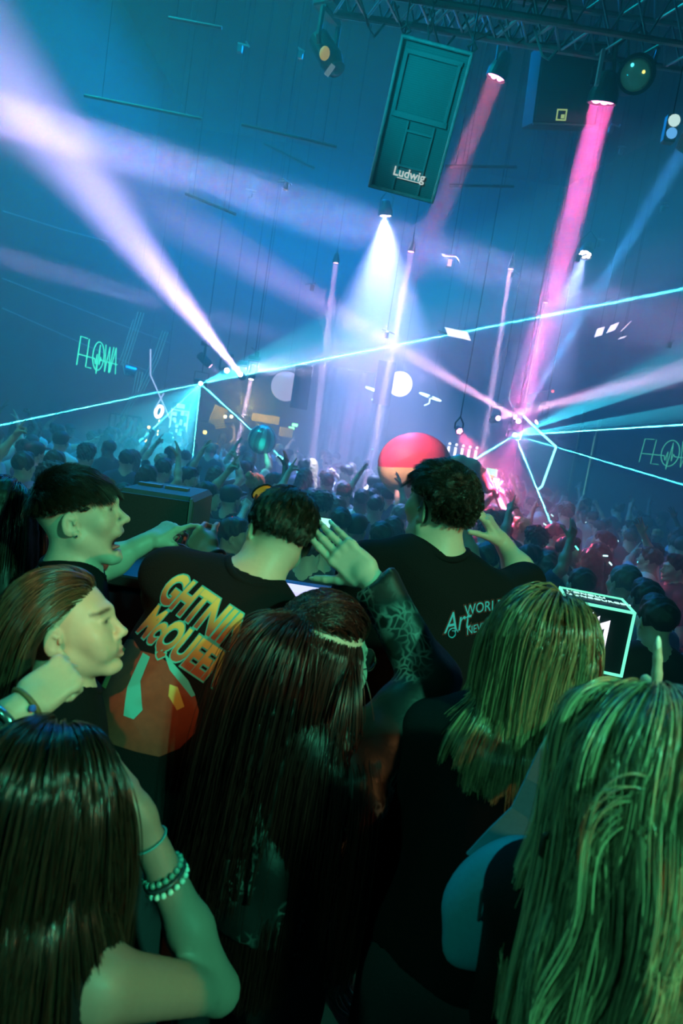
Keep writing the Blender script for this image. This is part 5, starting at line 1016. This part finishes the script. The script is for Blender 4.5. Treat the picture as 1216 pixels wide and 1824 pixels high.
# tail from the tie
tw = J['H']+Rl @ (tie*s); F_ = Field(); g = np.random.RandomState(4); ps = []
for i in range(1800):
    a = g.normal(size=3); a[2] *= .3; e = tw+Rl @ np.array((0, -.03, .012)); p = [tw+a*.006, e+a*.016]; dd = Rl @ np.array((.06, -.55, .12))+a*.14; q = e+a*.016
    for k in range(22): dd = unit(dd*.78+np.array((-.02, 0, -.33))+g.normal(size=3)*.02); q = q+dd*.027; p.append(q)
    ps.append(p)
P = np.array(ps); n_ = C.normal(P.reshape(-1, 3)).reshape(P.shape); sd = C.eval(P.reshape(-1, 3)).reshape(P.shape[:2]); P = P+n_*np.clip(.03-sd, 0, .06)[..., None]
strands('hair_tail', P, .0006, HRED, root); 
for q in (P-n_*.009)[::44]:
    for i in range(0, 22, 2): F_.cap(q[i], q[i+2], .004, .006, .006)
F_.build('hair_tail_base', B_RED, root, h=.008); MB().lathe(tw, Rl @ np.array((0, -.6, .5)), [(-.012, .019), (-.004, .023), (.012, .023), (.02, .017)], 12).build('hair_tie', mat('hair_tie_black', (.015, .015, .02), .6), root)
Hh = lambda *p: J['H']+J['R'] @ (np.array(p)*J['s']); GM = mat('thin_metal_frame', (.45, .25, .22), .25, 1.)
gl = thing('glasses', Hh(0, .11, 0), 'round thin-framed glasses worn by the red-haired woman', 'glasses')
for x in (-1, 1):
    MB().tube([Hh(x*(.034+.025*math.cos(a)), .108-.006*abs(math.cos(a)), .006+.025*math.sin(a)) for a in np.linspace(0, 6.283, 21)[:-1]], .0011, 5, True).build('rim', GM, gl); MB().tube([Hh(x*.059, .103, .01), Hh(x*.083, .06, .008), Hh(x*.088, -.005, .006)], .0012, 5).build('temple_arm', GM, gl)

MB().tube([Hh(-.009, .108, .012), Hh(0, .112, .014), Hh(.009, .108, .012)], .0012, 5).build('bridge', GM, gl)
LENSG = mat('clear_lens', (.97, .98, .98), .03); LENSG.node_tree.nodes['Principled BSDF'].inputs['Transmission Weight'].default_value = .95; LENSG.node_tree.nodes['Principled BSDF'].inputs['IOR'].default_value = 1.05
for x in (-1, 1): MB().lathe(Hh(x*.034, .105, .006), J['R'] @ np.array((0, 1, 0)), [(-.0006, .0240), (.0006, .0240)], 18).build('lens', LENSG, gl)
# ---- blonde-brown woman at right with the teal sling bag
H = at(962, 1172, 1.3); s = 1.0
J = joints(H, (52, -4, 3), 70, s, TER, (-.04, -.03), True, arms=(None, dict(dw=(.03, .28, -.30), pole=lambda r, f, u: r-u)))
bag_girl = root = person_root(H, 'woman seen from behind with straight shoulder-length blonde-brown hair and a teal sling bag'); F = body_field(J, True); tips = put_hands(F, J)
finish_person(root, J, F, tips, [sphere_fine(J, .0036)], True, shirt=shirt_field(J, .012, 1.9), warp=folds(.004, 22, 9))
C = coll_field(J, F)
C = coll_field(J, F, False); hair(root, J, C, HBL, B_BL, 5200, 24, .27, lambda u: ((u[:, 2] > -.25+.85*np.clip(u[:, 1]+.2, 0, 1))*(u[:, 1] < .78))*1., lambda u: np.stack([.9*np.tanh(u[:, 0]*6)*np.clip(u[:, 1]+.6, 0, 1), -.75+0*u[:, 1], -.2+0*u[:, 0]], 1), .30, .8, (.012, .030), 150, .62, 17, .0005, (.007, .006), h=.0085, frizz=.03, wav=.02, inset=.02, kids=3)
BAG = mat('teal_bag_fabric', (.03, .30, .44), .6, noise=.1, nscale=120, bump=.1); sb = thing('sling_bag', at(880, 1560, 1.16), 'teal blue sling bag with a wide strap on the back of the blonde-brown woman', 'bag')
Cs = Field(); Cs.p = shirt_field(J, .02, .0).p[:5]
def surf(px, py, lift, d0=.6):
    v = np.array(RC @ Vector(((px-608)/FPX, -(py-912)/FPX, -1))); v /= np.linalg.norm(v); p = np.array(CAM)+v*d0
    for _ in range(60):
        sd = float(Cs.eval(p[None])[0]); p = p+v*max(min(sd-lift, .1), -.02)
        if np.linalg.norm(p-np.array(CAM)) > 2: break
    return p
def ribbon(pts, wds, m, name, parent, th=.006):
    b = MB(); P = [np.array(p) for p in pts]
    for i, p in enumerate(P):
        t = unit(P[min(i+1, len(P)-1)]-P[max(i-1, 0)]); n_ = Cs.normal(p[None])[0]; x = np.cross(t, n_); x = unit(x)
        b.v.append(np.array([p-x*wds[i]+n_*0, p+x*wds[i], p+x*wds[i]+n_*th, p-x*wds[i]+n_*th]))
    b.n = 4*len(P); b.f = [[4*i+k, 4*i+(k+1) % 4, 4*i+4+(k+1) % 4, 4*i+4+k] for i in range(len(P)-1) for k in range(4)]+[[0, 3, 2, 1], [b.n-4, b.n-3, b.n-2, b.n-1]]
    return b.build(name, m, parent, smooth=False)
P = [at(*q) for q in ((1012, 1290, 1.17), (985, 1345, 1.13), (962, 1400, 1.10), (938, 1455, 1.09), (905, 1505, 1.07), (872, 1552, 1.06))]
ribbon(P, [.026, .027, .028, .030, .040, .046], BAG, 'strap', sb, .007)
F_ = Field(); F_.ell(np.array(at(888, 1610, 1.04)), (.06, .05, .13), np.array(Matrix.Rotation(rad(28), 3, 'Y')), .02); F_.ell(np.array(at(868, 1570, 1.05)), (.045, .04, .085), np.array(Matrix.Rotation(rad(38), 3, 'Y')), .04); F_.ell(np.array(at(945, 1680, 1.04)), (.07, .045, .10), np.array(Matrix.Rotation(rad(-20), 3, 'Y')), .06)
po = F_.build('pouch', BAG, sb, h=.008)
MB().tube([at(*q) for q in ((928, 1500, 0.995), (880, 1550, 0.990), (858, 1590, 0.984), (852, 1640, 0.984))], .003, 5).build('piping', mat('bag_piping', (.005, .04, .06), .6), sb)
zp = MB().box(at(913, 1665, .972), (.006, .004, .03), np.array(Matrix.Rotation(rad(-38), 3, 'Y')), .001).build('zip_pull', mat('zip_metal', (.4, .5, .5), .3, .9), sb)
# ---- blonde woman close at the lower right, one finger raised
H = at(1150, 1388, .88); s = .99; wr = at(1178, 1345, 1.12); fd = np.array((-.06, .03, 1))
J = joints(H, (84, -4, 2), 58, s, TER, (.14, .06), True, sw=.15, neck=(.02, .02), arms=(None, dict(w=wr, pole=(1, -.2, -1), f=fd, n=(-.3, .9, 0), reach=True, hand=dict(curl=(3, 75, 80, 82), mid=1.1, spread=1, thumb=(.8, .3, .6), tcurl=20))))
blonde = root = person_root(H, 'woman close at lower right with long wavy blonde hair, one finger raised'); F = body_field(J, True); tips = put_hands(F, J)
finish_person(root, J, F, tips, [sphere_fine(J, .006), (np.array(wr)+unit(fd)*.1, .1, .0038)], True, shirt=shirt_field(J, .012, 1.9), warp=folds(.004, 22, 10))
p, d, n_, r_ = tips['r'][0]; MB().sphere(p+d*.004+np.array((0, -.004, 0)), (.006, .003, .013), np.stack([np.cross(d, n_), n_, d], 1), 10, 8).build('nail', NAIL, root, smooth=True)
C = coll_field(J, F)
C = coll_field(J, F, False); hair(root, J, C, HBL2, B_BL, 5600, 30, .56, lambda u: ((u[:, 2] > -.25+.85*np.clip(u[:, 1]+.2, 0, 1))*(u[:, 1] < .8))*1., lambda u: np.stack([.9*np.tanh((u[:, 0]-.05)*6)*np.clip(u[:, 1]+.6, 0, 1), -.8+0*u[:, 1], -.15+0*u[:, 0]], 1), .32, .76, (.012, .032), 80, .85, 18, .0005, (.006, .0055), h=.0085, frizz=.03, wav=.12, inset=.03, kids=3)
# ---- dark-haired woman at the lower left, forearm up with bracelets
H = at(66, 1436, .92); s = .95; wr = at(240, 1440, 1.04); fd = np.array(at(196, 1385, 1.04))-np.array(wr)
J = joints(H, (84, -12, 6), 80, s, TER, (.0, -.04), True, arms=(None, dict(w=wr, el=at(388, 1765, 1.06), f=fd, n=(-1, .1, .2), hand=dict(curl=(14, 16, 18, 22), mid=1.1, spread=2, thumb=(.85, .35, .2), tcurl=10))))
darkgirl = root = person_root(H, 'woman close at lower left with long dark brown hair, bare shoulder, bracelets on raised wrist'); F = body_field(J, True); tips = put_hands(F, J)
finish_person(root, J, F, tips, [sphere_fine(J, .006), (np.array(wr)+unit(fd)*.06, .1, .004)], True, shirt=shirt_field(J, .008, .0, neckr=.11), warp=folds(.002, 22, 12), sname='strap_top', base=(.26, .185, .15))
C = coll_field(J, F)
C = coll_field(J, F, False); hair(root, J, C, HDK, B_DK, 5200, 28, .50, lambda u: ((u[:, 2] > -.25+.85*np.clip(u[:, 1]+.2, 0, 1))*(u[:, 1] < .8))*1., lambda u: np.stack([.9*np.tanh((u[:, 0]+.2)*6)*np.clip(u[:, 1]+.6, 0, 1), -.8+0*u[:, 1], -.2+0*u[:, 0]], 1), .26, .8, (.012, .032), 120, .65, 19, .0005, (.007, .006), h=.0085, frizz=.03, wav=.03, inset=.02, kids=3)
ar = unit(np.array(wr)-J['elr']); GB = mat('bead_green', (.08, .30, .26), .25, coat=.5)
bracelet(root, np.array(wr)-ar*.118, ar, .037, GB, .0055, 18); bracelet(root, np.array(wr)-ar*.138, ar, .039, mat('bead_pearl', (.5, .75, .68), .2, coat=.6), .0055, 18); bracelet(root, np.array(wr)-ar*.128, ar, .039, mat('dark_band', (.03, .05, .06), .4), .004)
bracelet(root, np.array(wr)-ar*.06, ar, .034, mat('thin_teal_band', (.05, .3, .32), .4), .002)
# ---- dark-haired person at the left edge behind the shouting man
H = at(2, 925, 2.0); s = 1.0
J = joints(H, (80, -4, 0), 82, s, TER, (0, 0), True); edge = root = person_root(H, 'dark-haired person cut by the left edge behind the shouting man'); F = body_field(J, True, detail=False); put_hands(F, J)
finish_person(root, J, F, None, [sphere_fine(J, .008)], True, shirt=shirt_field(J, .012, .9), h=.018)
C = coll_field(J, F)
hair(root, J, C, HDK, B_DK, 2200, 22, .5, lambda u: ((u[:, 2] > -.25+.85*np.clip(u[:, 1]+.2, 0, 1))*(u[:, 1] < .8))*1., lambda u: np.stack([u[:, 0]*.6, -.5+0*u[:, 0], -.4+0*u[:, 0]], 1), .26, .8, (.004, .02), 110, .5, 20, .0008, (.010, .012), h=.008)
# ------------------------------------------------------------------ the crowd on the floor: a few posed people copied part by part
CR = random.Random(21)
UP = lambda r, f, u: r*.8-f*.2-u*.4
OUT = lambda r, f, u: r-u*.6
H_ = dict(curl=(20, 25, 30, 35))
OPEN = dict(curl=(8, 10, 12, 14), spread=6); FIST = dict(curl=(70, 75, 78, 80), mid=1.1, thumb=(.8, .2, .55), tcurl=30); PT = dict(curl=(3, 75, 80, 82), thumb=(.8, .2, .55), tcurl=30)
POSES = {
    'arms down': (None, None), 'right arm raised': (None, dict(dw=(.03, .18, .46), pole=UP, hand=OPEN)), 'left arm raised': (dict(dw=(.03, .18, .46), pole=UP, hand=PT), None),
    'both arms raised': (dict(dw=(.06, .12, .47), pole=UP, hand=OPEN), dict(dw=(.02, .2, .45), pole=UP, hand=FIST)), 'fist lifted in front': (None, dict(dw=(-.04, .34, .18), pole=OUT, hand=FIST)),
    'hands clapping': (dict(dw=(-.15, .34, -.02), pole=OUT, hand=OPEN), dict(dw=(-.15, .34, .0), pole=OUT, hand=OPEN)), 'arm pointing ahead': (dict(dw=(.02, .48, .2), pole=OUT, hand=PT), None)}
far_away = Vector((0, 0, 0)); protos = {}
for nm, arms in POSES.items():
    for fem in (False, True):
        J = joints((0, .02, 1.63), (90, 8 if 'raised' in nm else 0, 0), 90, .98 if fem else 1., 0., (0, -.02), fem, arms=arms)
        F = body_field(J, fem, detail=True); put_hands(F, J)
        fl = [(J['H'], .12, .0075)]+[(J['wr'+k]+np.array((0, .05, .03)), .09, .0065) for k in 'lr' if J['arm'+k].get('hand')]
        v, f = F.mesh(.022, fl); bm_ = bpy.data.meshes.new('body'); bm_.from_pydata(v.tolist(), [], f.tolist()); bm_.polygons.foreach_set('use_smooth', np.ones(len(f), bool)); bm_.materials.append(SKIN1)
        v, f = shirt_field(J, .014 if not fem else .009, .7 if not fem else .45).mesh(.02, (), folds(.004, 20, 5)); sm_ = bpy.data.meshes.new('t_shirt'); sm_.from_pydata(v.tolist(), [], f.tolist()); sm_.polygons.foreach_set('use_smooth', np.ones(len(f), bool)); sm_.materials.append(COTTON)
        tf = trouser_field(J)
        for k in 'lr': tf.p += [q for q in shoe_field(J, k).p if q[0] != 'h']
        v, f = tf.mesh(.026); tm_ = bpy.data.meshes.new('trousers'); tm_.from_pydata(v.tolist(), [], f.tolist()); tm_.polygons.foreach_set('use_smooth', np.ones(len(f), bool)); tm_.materials.append(DENIM)
        protos[nm, fem] = (bm_, sm_, tm_, J)
def hair_proto(kind):
    F = Field(); C = np.array((0, .02, 1.63)); R = np.eye(3); E = lambda c, r, k=.02, op=1: F.ell(C+np.array(c), np.array(r), R, k, op)
    E((0, -.022, .045), (.088, .105, .09)); 
    if kind == 'short': E((0, .03, .10), (.06, .06, .04), .03)
    if kind == 'curly': E((0, .0, .09), (.098, .11, .075), .03)
    E((0, .125, -.03), (.085, .075, .085), .015, -1); F.box(C+np.array((0, .06, -.19)), (.15, .10, .15), R, .0, .02, -1) if kind in ('short', 'cropped', 'curly') else None
    for x in (-1, 1): E((x*.1, .025, -.04), (.03, .05, .06), .01, -1)
    if kind == 'long':
        F.cap(C+np.array((0, -.085, -.02)), C+np.array((0, -.15, -.36)), .075, .06, .06)
        for x in (-1, 1): F.cap(C+np.array((x*.07, -.03, -.02)), C+np.array((x*.10, -.09, -.32)), .04, .03, .04)
    if kind == 'bun': F.ell(C+np.array((0, -.11, .10)), (.045, .045, .045), R, .02)
    if kind == 'cap': F.ell(C+np.array((0, .0, .07)), (.09, .112, .072), R, .02); F.ell(C+np.array((0, .13, .07)), (.07, .07, .012), R, .01)
    v, f = F.mesh(.0085, (), folds(.0035 if kind != 'curly' else .007, 95 if kind != 'curly' else 140, 3) if kind != 'cap' else None); m = bpy.data.meshes.new('hair'); m.from_pydata(v.tolist(), [], f.tolist()); m.polygons.foreach_set('use_smooth', np.ones(len(f), bool)); m.materials.append(B_DK); return m
HAIRS = {k: hair_proto(k) for k in ('short', 'cropped', 'curly', 'long', 'bun', 'cap')}
CL = lambda n, c: mat('cloth_'+n, c, .85, noise=.12, nscale=60)
TOPS = {'black': CL('black', (.015, .016, .018)), 'dark': CL('dark', (.03, .032, .04)), 'navy': CL('navy', (.02, .03, .08)), 'white': CL('white', (.78, .78, .76)), 'grey': CL('grey', (.28, .29, .30)), 'red': CL('red', (.42, .04, .05)), 'pale blue': CL('pale_blue', (.30, .45, .62)), 'lilac': CL('lilac', (.50, .38, .55))}
HC = {'dark': B_DK, 'brown': mat('crowd_hair_brown', (.06, .032, .018), .5, noise=.4, nscale=90), 'blond': mat('crowd_hair_blond', (.36, .25, .11), .5, noise=.3, nscale=90), 'grey': mat('crowd_hair_grey', (.20, .19, .18), .5, noise=.3, nscale=90), 'pale': mat('crowd_cap_pale', (.60, .62, .50), .7)}
people = []
def dancer(x, y, yaw, pose, top, hk, hc, skin, sc, fem):
    b, t, tr, J = protos[pose, fem]; r = bpy.data.objects.new('person', None); COL.objects.link(r); r.empty_display_size = .1
    r.location = (x, y, 0); r.rotation_euler = (0, 0, rad(yaw-90)); r.scale = (sc, sc, sc)
    for nm, me, m in (('body', b, skin), ('t_shirt', t, TOPS[top]), ('trousers', tr, DENIM), ('hat' if hk == 'cap' else 'hair', HAIRS[hk], HC[hc])):
        o = bpy.data.objects.new(nm, me); COL.objects.link(o); o.parent = r; o.material_slots[0].link = 'OBJECT'; o.material_slots[0].material = m
    r['category'] = 'person'; r['group'] = 'dancers in the crowd'
    q = Vector(J['H']); q = r.location+Matrix.Rotation(rad(yaw-90), 3, 'Z') @ (q*sc); people.append((r, px_of(q), dict(pose=pose, top=top, hk=hk, hc=hc)))
    return r, J
spots = []
def placed(px, py, yaw, pose, top, hk, hc, skin=0, sc=1., fem=None, d=None):
    v = RC @ Vector(((px-608)/FPX, -(py-912)/FPX, -1)); t = (1.63*sc-CAM.z)/v.z
    if d: t = d/v.y
    p = CAM+v*t; fem = (hk in ('long', 'bun')) if fem is None else fem; spots.append((p.x, p.y)); sc2 = (p.z/1.63 if d else sc)
    return dancer(p.x, p.y, yaw, pose, top, hk, hc, (SKIN1, SKIN2, SKIN3)[skin], sc2, fem)
KEY = [  # head pixel, facing, pose, top, hair, skin, size
    (1008, 982, -10, 'arms down', 'black', 'short', 'dark', 0, 1.0), (1112, 1042, 112, 'arms down', 'lilac', 'cropped', 'grey', 0, 1.02), (1080, 972, 175, 'hands clapping', 'black', 'short', 'dark', 0, 1.0),
    (1160, 1000, 140, 'right arm raised', 'white', 'short', 'brown', 0, .98), (1205, 1015, 180, 'arms down', 'black', 'short', 'dark', 0, 1.0), (1125, 945, 160, 'arms down', 'dark', 'short', 'dark', 0, 1.0),
    (1065, 990, 150, 'fist lifted in front', 'black', 'long', 'dark', 0, .97), (1150, 1072, 100, 'arms down', 'pale blue', 'short', 'brown', 1, 1.0), (1170, 1110, 95, 'arms down', 'black', 'short', 'dark', 0, 1.02), (1050, 1000, 130, 'arms down', 'dark', 'long', 'brown', 0, .95),
    (1035, 1045, 100, 'arms down', 'red', 'cropped', 'brown', 0, .97), (985, 955, -15, 'arms down', 'dark', 'short', 'dark', 0, 1.0), (955, 968, 120, 'left arm raised', 'lilac', 'curly', 'dark', 1, 1.0), (930, 945, 150, 'right arm raised', 'white', 'short', 'blond', 0, 1.0),
    (905, 935, 100, 'arms down', 'white', 'cap', 'pale', 0, 1.0), (868, 950, 110, 'arms down', 'lilac', 'curly', 'brown', 0, 1.0), (878, 915, 100, 'both arms raised', 'white', 'short', 'dark', 0, .98), (938, 1000, 20, 'right arm raised', 'navy', 'short', 'dark', 1, .98), (955, 1002, 200, 'fist lifted in front', 'dark', 'cropped', 'dark', 2, .95),
    (900, 990, 130, 'arms down', 'red', 'long', 'brown', 0, .95), (975, 1010, 80, 'fist lifted in front', 'black', 'long', 'brown', 0, .97), (866, 1000, 60, 'arms down', 'dark', 'short', 'dark', 0, 1.0),
    (643, 893, 92, 'arms down', 'white', 'short', 'dark', 2, 1.0), (612, 880, 95, 'arms down', 'white', 'cropped', 'brown', 1, 1.02), (600, 905, 90, 'arms down', 'dark', 'long', 'brown', 0, .97), (572, 905, 92, 'arms down', 'navy', 'curly', 'dark', 1, 1.0), (605, 935, 100, 'arms down', 'pale blue', 'short', 'dark', 1, 1.0), (583, 862, 90, 'arms down', 'white', 'short', 'dark', 1, 1.0),
    (632, 945, 70, 'arms down', 'navy', 'cap', 'dark', 0, .98), (668, 905, 80, 'right arm raised', 'navy', 'short', 'dark', 1, 1.0), (690, 885, 95, 'arms down', 'navy', 'short', 'dark', 0, 1.02), (700, 945, 90, 'arms down', 'navy', 'long', 'dark', 0, .97), (712, 920, 120, 'arms down', 'white', 'cropped', 'grey', 0, .98), (678, 960, 85, 'arms down', 'navy', 'cropped', 'dark', 0, 1.0), (570, 980, 80, 'arms down', 'dark', 'short', 'dark', 0, 1.0),
    (553, 895, 110, 'left arm raised', 'red', 'short', 'dark', 0, 1.0), (408, 890, 60, 'left arm raised', 'black', 'cap', 'dark', 0, .98), (366, 885, 20, 'fist lifted in front', 'dark', 'long', 'dark', 0, 1.0), (410, 955, 10, 'arms down', 'dark', 'short', 'dark', 1, .95), (485, 862, 15, 'arms down', 'red', 'short', 'dark', 0, 1.0), (330, 855, 10, 'arms down', 'dark', 'short', 'dark', 0, 1.0), (440, 838, 95, 'arms down', 'white', 'short', 'dark', 0, 1.0), (383, 850, 90, 'both arms raised', 'grey', 'long', 'brown', 0, 1.0),
    (97, 828, 80, 'arms down', 'dark', 'cropped', 'dark', 0, 1.02), (152, 815, 90, 'arms down', 'dark', 'curly', 'dark', 0, 1.0), (40, 832, 85, 'left arm raised', 'lilac', 'short', 'dark', 0, 1.0), (225, 822, 95, 'arms down', 'navy', 'short', 'dark', 0, 1.0), (290, 838, 80, 'arms down', 'dark', 'short', 'dark', 0, 1.0), (262, 852, 70, 'right arm raised', 'dark', 'long', 'dark', 0, 1.0)]
for k in KEY: placed(*k)
def holder(p, yaw, pose, side, top, hk, hc='dark', sc=1.0, skin=0):
    J = protos[pose, hk in ('long', 'bun')][3]; h = J['wr'+side]+J['arm'+side].get('f', unit(J['wr'+side]-J['el'+side]))*.085; q = Matrix.Rotation(rad(yaw-90), 3, 'Z') @ Vector((h[0]*sc, h[1]*sc, 0))
    x, y_ = p[0]-q.x, p[1]-q.y; spots.append((x, y_)); dancer(x, y_, yaw, pose, top, hk, hc, (SKIN1, SKIN2, SKIN3)[skin], p[2]/h[2] if sc is None else sc, hk in ('long', 'bun'))
holder(at(592, 985, 4.4), 80, 'fist lifted in front', 'r', 'dark', 'short'); holder(at(470, 800, 10.5), 90, 'both arms raised', 'r', 'white', 'short'); holder(at(880, 885, 7.2), 120, 'right arm raised', 'r', 'red', 'short', sc=1.03); holder(at(884, 880, 7.3), 60, 'left arm raised', 'l', 'dark', 'cropped', sc=1.04)
holder(at(700, 875, 8.1), 70, 'both arms raised', 'r', 'navy', 'short'); holder(at(770, 885, 8.4), 100, 'both arms raised', 'l', 'white', 'curly')
y = 4.3
while y < 18.4:
    st = .60+.021*y; hw = .56*y+.7; x = -hw+CR.random()*st
    while x < hw:
        X, Y = x+CR.uniform(-.16, .16), y+CR.uniform(-.16, .16); x += st
        lw = LA[0]+(Y+3)*(LB[0]-LA[0])/23+.45; rw = RA[0]+(Y+3)*(RB[0]-RA[0])/23-.45
        if not lw < X < rw or (X < gx1+.5 and Y > 14.3): continue
        if any((X-a)**2+(Y-b)**2 < (.5+.01*Y)**2 for a, b in spots): continue
        q = px_of((X, Y, 1.7))
        if not (-30 < q[0] < 1246) or q[1] > 1180: continue
        if abs(q[0]-738) < 90 and 7.6 < Y < 8.7: continue
        spots.append((X, Y)); right = q[0] > 870
        yaw = CR.gauss(135 if right else 92, 45 if right else 32) if CR.random() > .1 else CR.uniform(0, 360)
        pose = CR.choice(['arms down']*9+['right arm raised', 'left arm raised', 'both arms raised', 'fist lifted in front', 'hands clapping', 'arm pointing ahead'])
        hk = CR.choice(['short', 'short', 'cropped', 'curly', 'long', 'long', 'bun', 'cap']); top = CR.choice(['black', 'black', 'dark', 'dark', 'navy', 'white', 'white', 'grey', 'red', 'pale blue'])
        dancer(X, Y, yaw, pose, top, hk, 'dark' if hk == 'cap' else CR.choice(['dark', 'dark', 'dark', 'brown', 'brown', 'blond']), CR.choice((SKIN1, SKIN1, SKIN2, SKIN3)), CR.uniform(.93, 1.06), hk in ('long', 'bun'))
    y += .62+.016*y
LM = [('the left sign', 172, 640), ('the railing', 215, 760), ('the left laser', 357, 690), ('the teal ball', 467, 783), ('the red ball', 738, 830), ('the raised hand', 625, 975), ('the right laser', 917, 775), ('the glowing cube', 1050, 1100), ('the right sign', 1185, 805), ('the monitor', 280, 930), ('the quiffed man', 790, 900), ('the leaning man', 505, 940), ('the banana', 840, 835)]
ORD = ['', 'second ', 'third ', 'fourth ', 'fifth ', 'sixth ', 'seventh ', 'eighth ', 'ninth ', 'tenth ', 'eleventh ', 'twelfth ']
byk = {}
for r, q, a in people:
    n, lx, ly = min(LM, key=lambda l: (l[1]-q[0])**2+(l[2]-q[1])**2); dx, dy = q[0]-lx, q[1]-ly
    rel = ('right of ' if dx > 0 else 'left of ') if abs(dx) > abs(dy) else ('below ' if dy > 0 else 'above ')
    hr_ = {'cap': 'in a cap', 'bun': 'with %s hair in a bun' % a['hc']}.get(a['hk'], 'with %s %s hair' % (a['hk'], a['hc']))
    byk.setdefault((hr_, a['top'], a['pose'], rel+n), []).append((dx*dx+dy*dy, r))
for (hr_, top, pose, place), l in byk.items():
    for i, (_, r) in enumerate(sorted(l, key=lambda z: z[0])): r['label'] = 'dancer %s, %s top, %s, %s%s' % (hr_, top, {'right arm raised': 'right arm up', 'left arm raised': 'left arm up', 'both arms raised': 'arms up', 'fist lifted in front': 'fist lifted', 'arm pointing ahead': 'pointing'}.get(pose, pose), (ORD[i] if i < 12 else 'far ') if len(l) > 1 and i else '', place)
# ------------------------------------------------------------------ phones, and glowing bits added as sparkles in the crowd
def phone(px, py, d, label, e, c=(.35, 1, .8), w=.036, h=.075):
    p = np.array(at(px, py, d)); n = unit(np.array(CAM)-p); u = unit(np.cross((0, 0, 1), n)); v = np.cross(n, u); R = np.stack([u, v, n], 1); rt = thing('phone', tuple(p), label, 'phone', 'phones held up in the crowd')
    MB().box(p-n*.005, (w+.004, h+.004, .004), R, .003).build('phone_case', BLACK, rt); MB().box(p+n*.001, (w, h*.93, .001), R).build('screen', glow('phone_screen_%d' % int(px), c, e), rt)
    for k in range(3): MB().box(p+n*.003-v*h*(.45+.18*k)+u*w*.25*(k-1), (w*(.8-.2*k), h*.07, .001), R).build('screen_detail', glow('screen_yellow', (.8, .9, .3), .7), rt)
phone(578, 938, 4.4, 'bright phone screen held up beside the hand with long nails', 1.5, w=.034, h=.058); phone(875, 843, 7.3, 'upper of two glowing phones right of the banana inflatable', 1.1, (.2, .95, .75), .06, .055); phone(882, 863, 7.2, 'lower upright phone under the other glowing phone', 1.3, (.5, 1, .7), .035, .075); phone(417, 928, 4.6, 'small red-lit phone beside the leaning man', 1.5, (1, .08, .06), .02, .03)
for i, (px, py, d, c) in enumerate(((412, 805, 11, 0), (405, 812, 10.5, 0), (438, 822, 9.5, 0), (480, 823, 9.5, 1), (493, 812, 10, 1), (314, 823, 8.8, 1), (530, 804, 11, 2), (857, 876, 8, 1), (947, 939, 7, 0), (970, 934, 7.5, 1), (1044, 930, 7.3, 1), (1027, 976, 5.9, 0), (1078, 990, 5.6, 1), (1087, 1004, 5.1, 1), (1099, 962, 6.4, 1), (663, 800, 12, 0), (983, 918, 8, 1))):
    r, q, a_ = min(people, key=lambda t: (t[1][0]-px)**2+(t[1][1]-py)**2)
    hx = r.location.y-.13; p = np.array(at(px, py, hx)); dz = unit((CR.uniform(-1, 1), CR.uniform(-.3, .3), CR.uniform(-.5, .5))); R_ = np.array(r.matrix_basis.to_3x3().inverted()) if False else None
    b = MB().tube([p-dz*.022, p, p+dz*.022], .006, 6); o = b.build('added_sparkle', glow('sparkle_glow_%d' % c, ((.1, 1, .75), (.5, .95, 1), (1, .4, .6))[c], 3), loc=tuple(p))  # small glowing tube added for a highlight on the dancer
    M_ = Matrix.LocRotScale(r.location, r.rotation_euler, r.scale); o.parent = r; o.matrix_parent_inverse = M_.inverted()
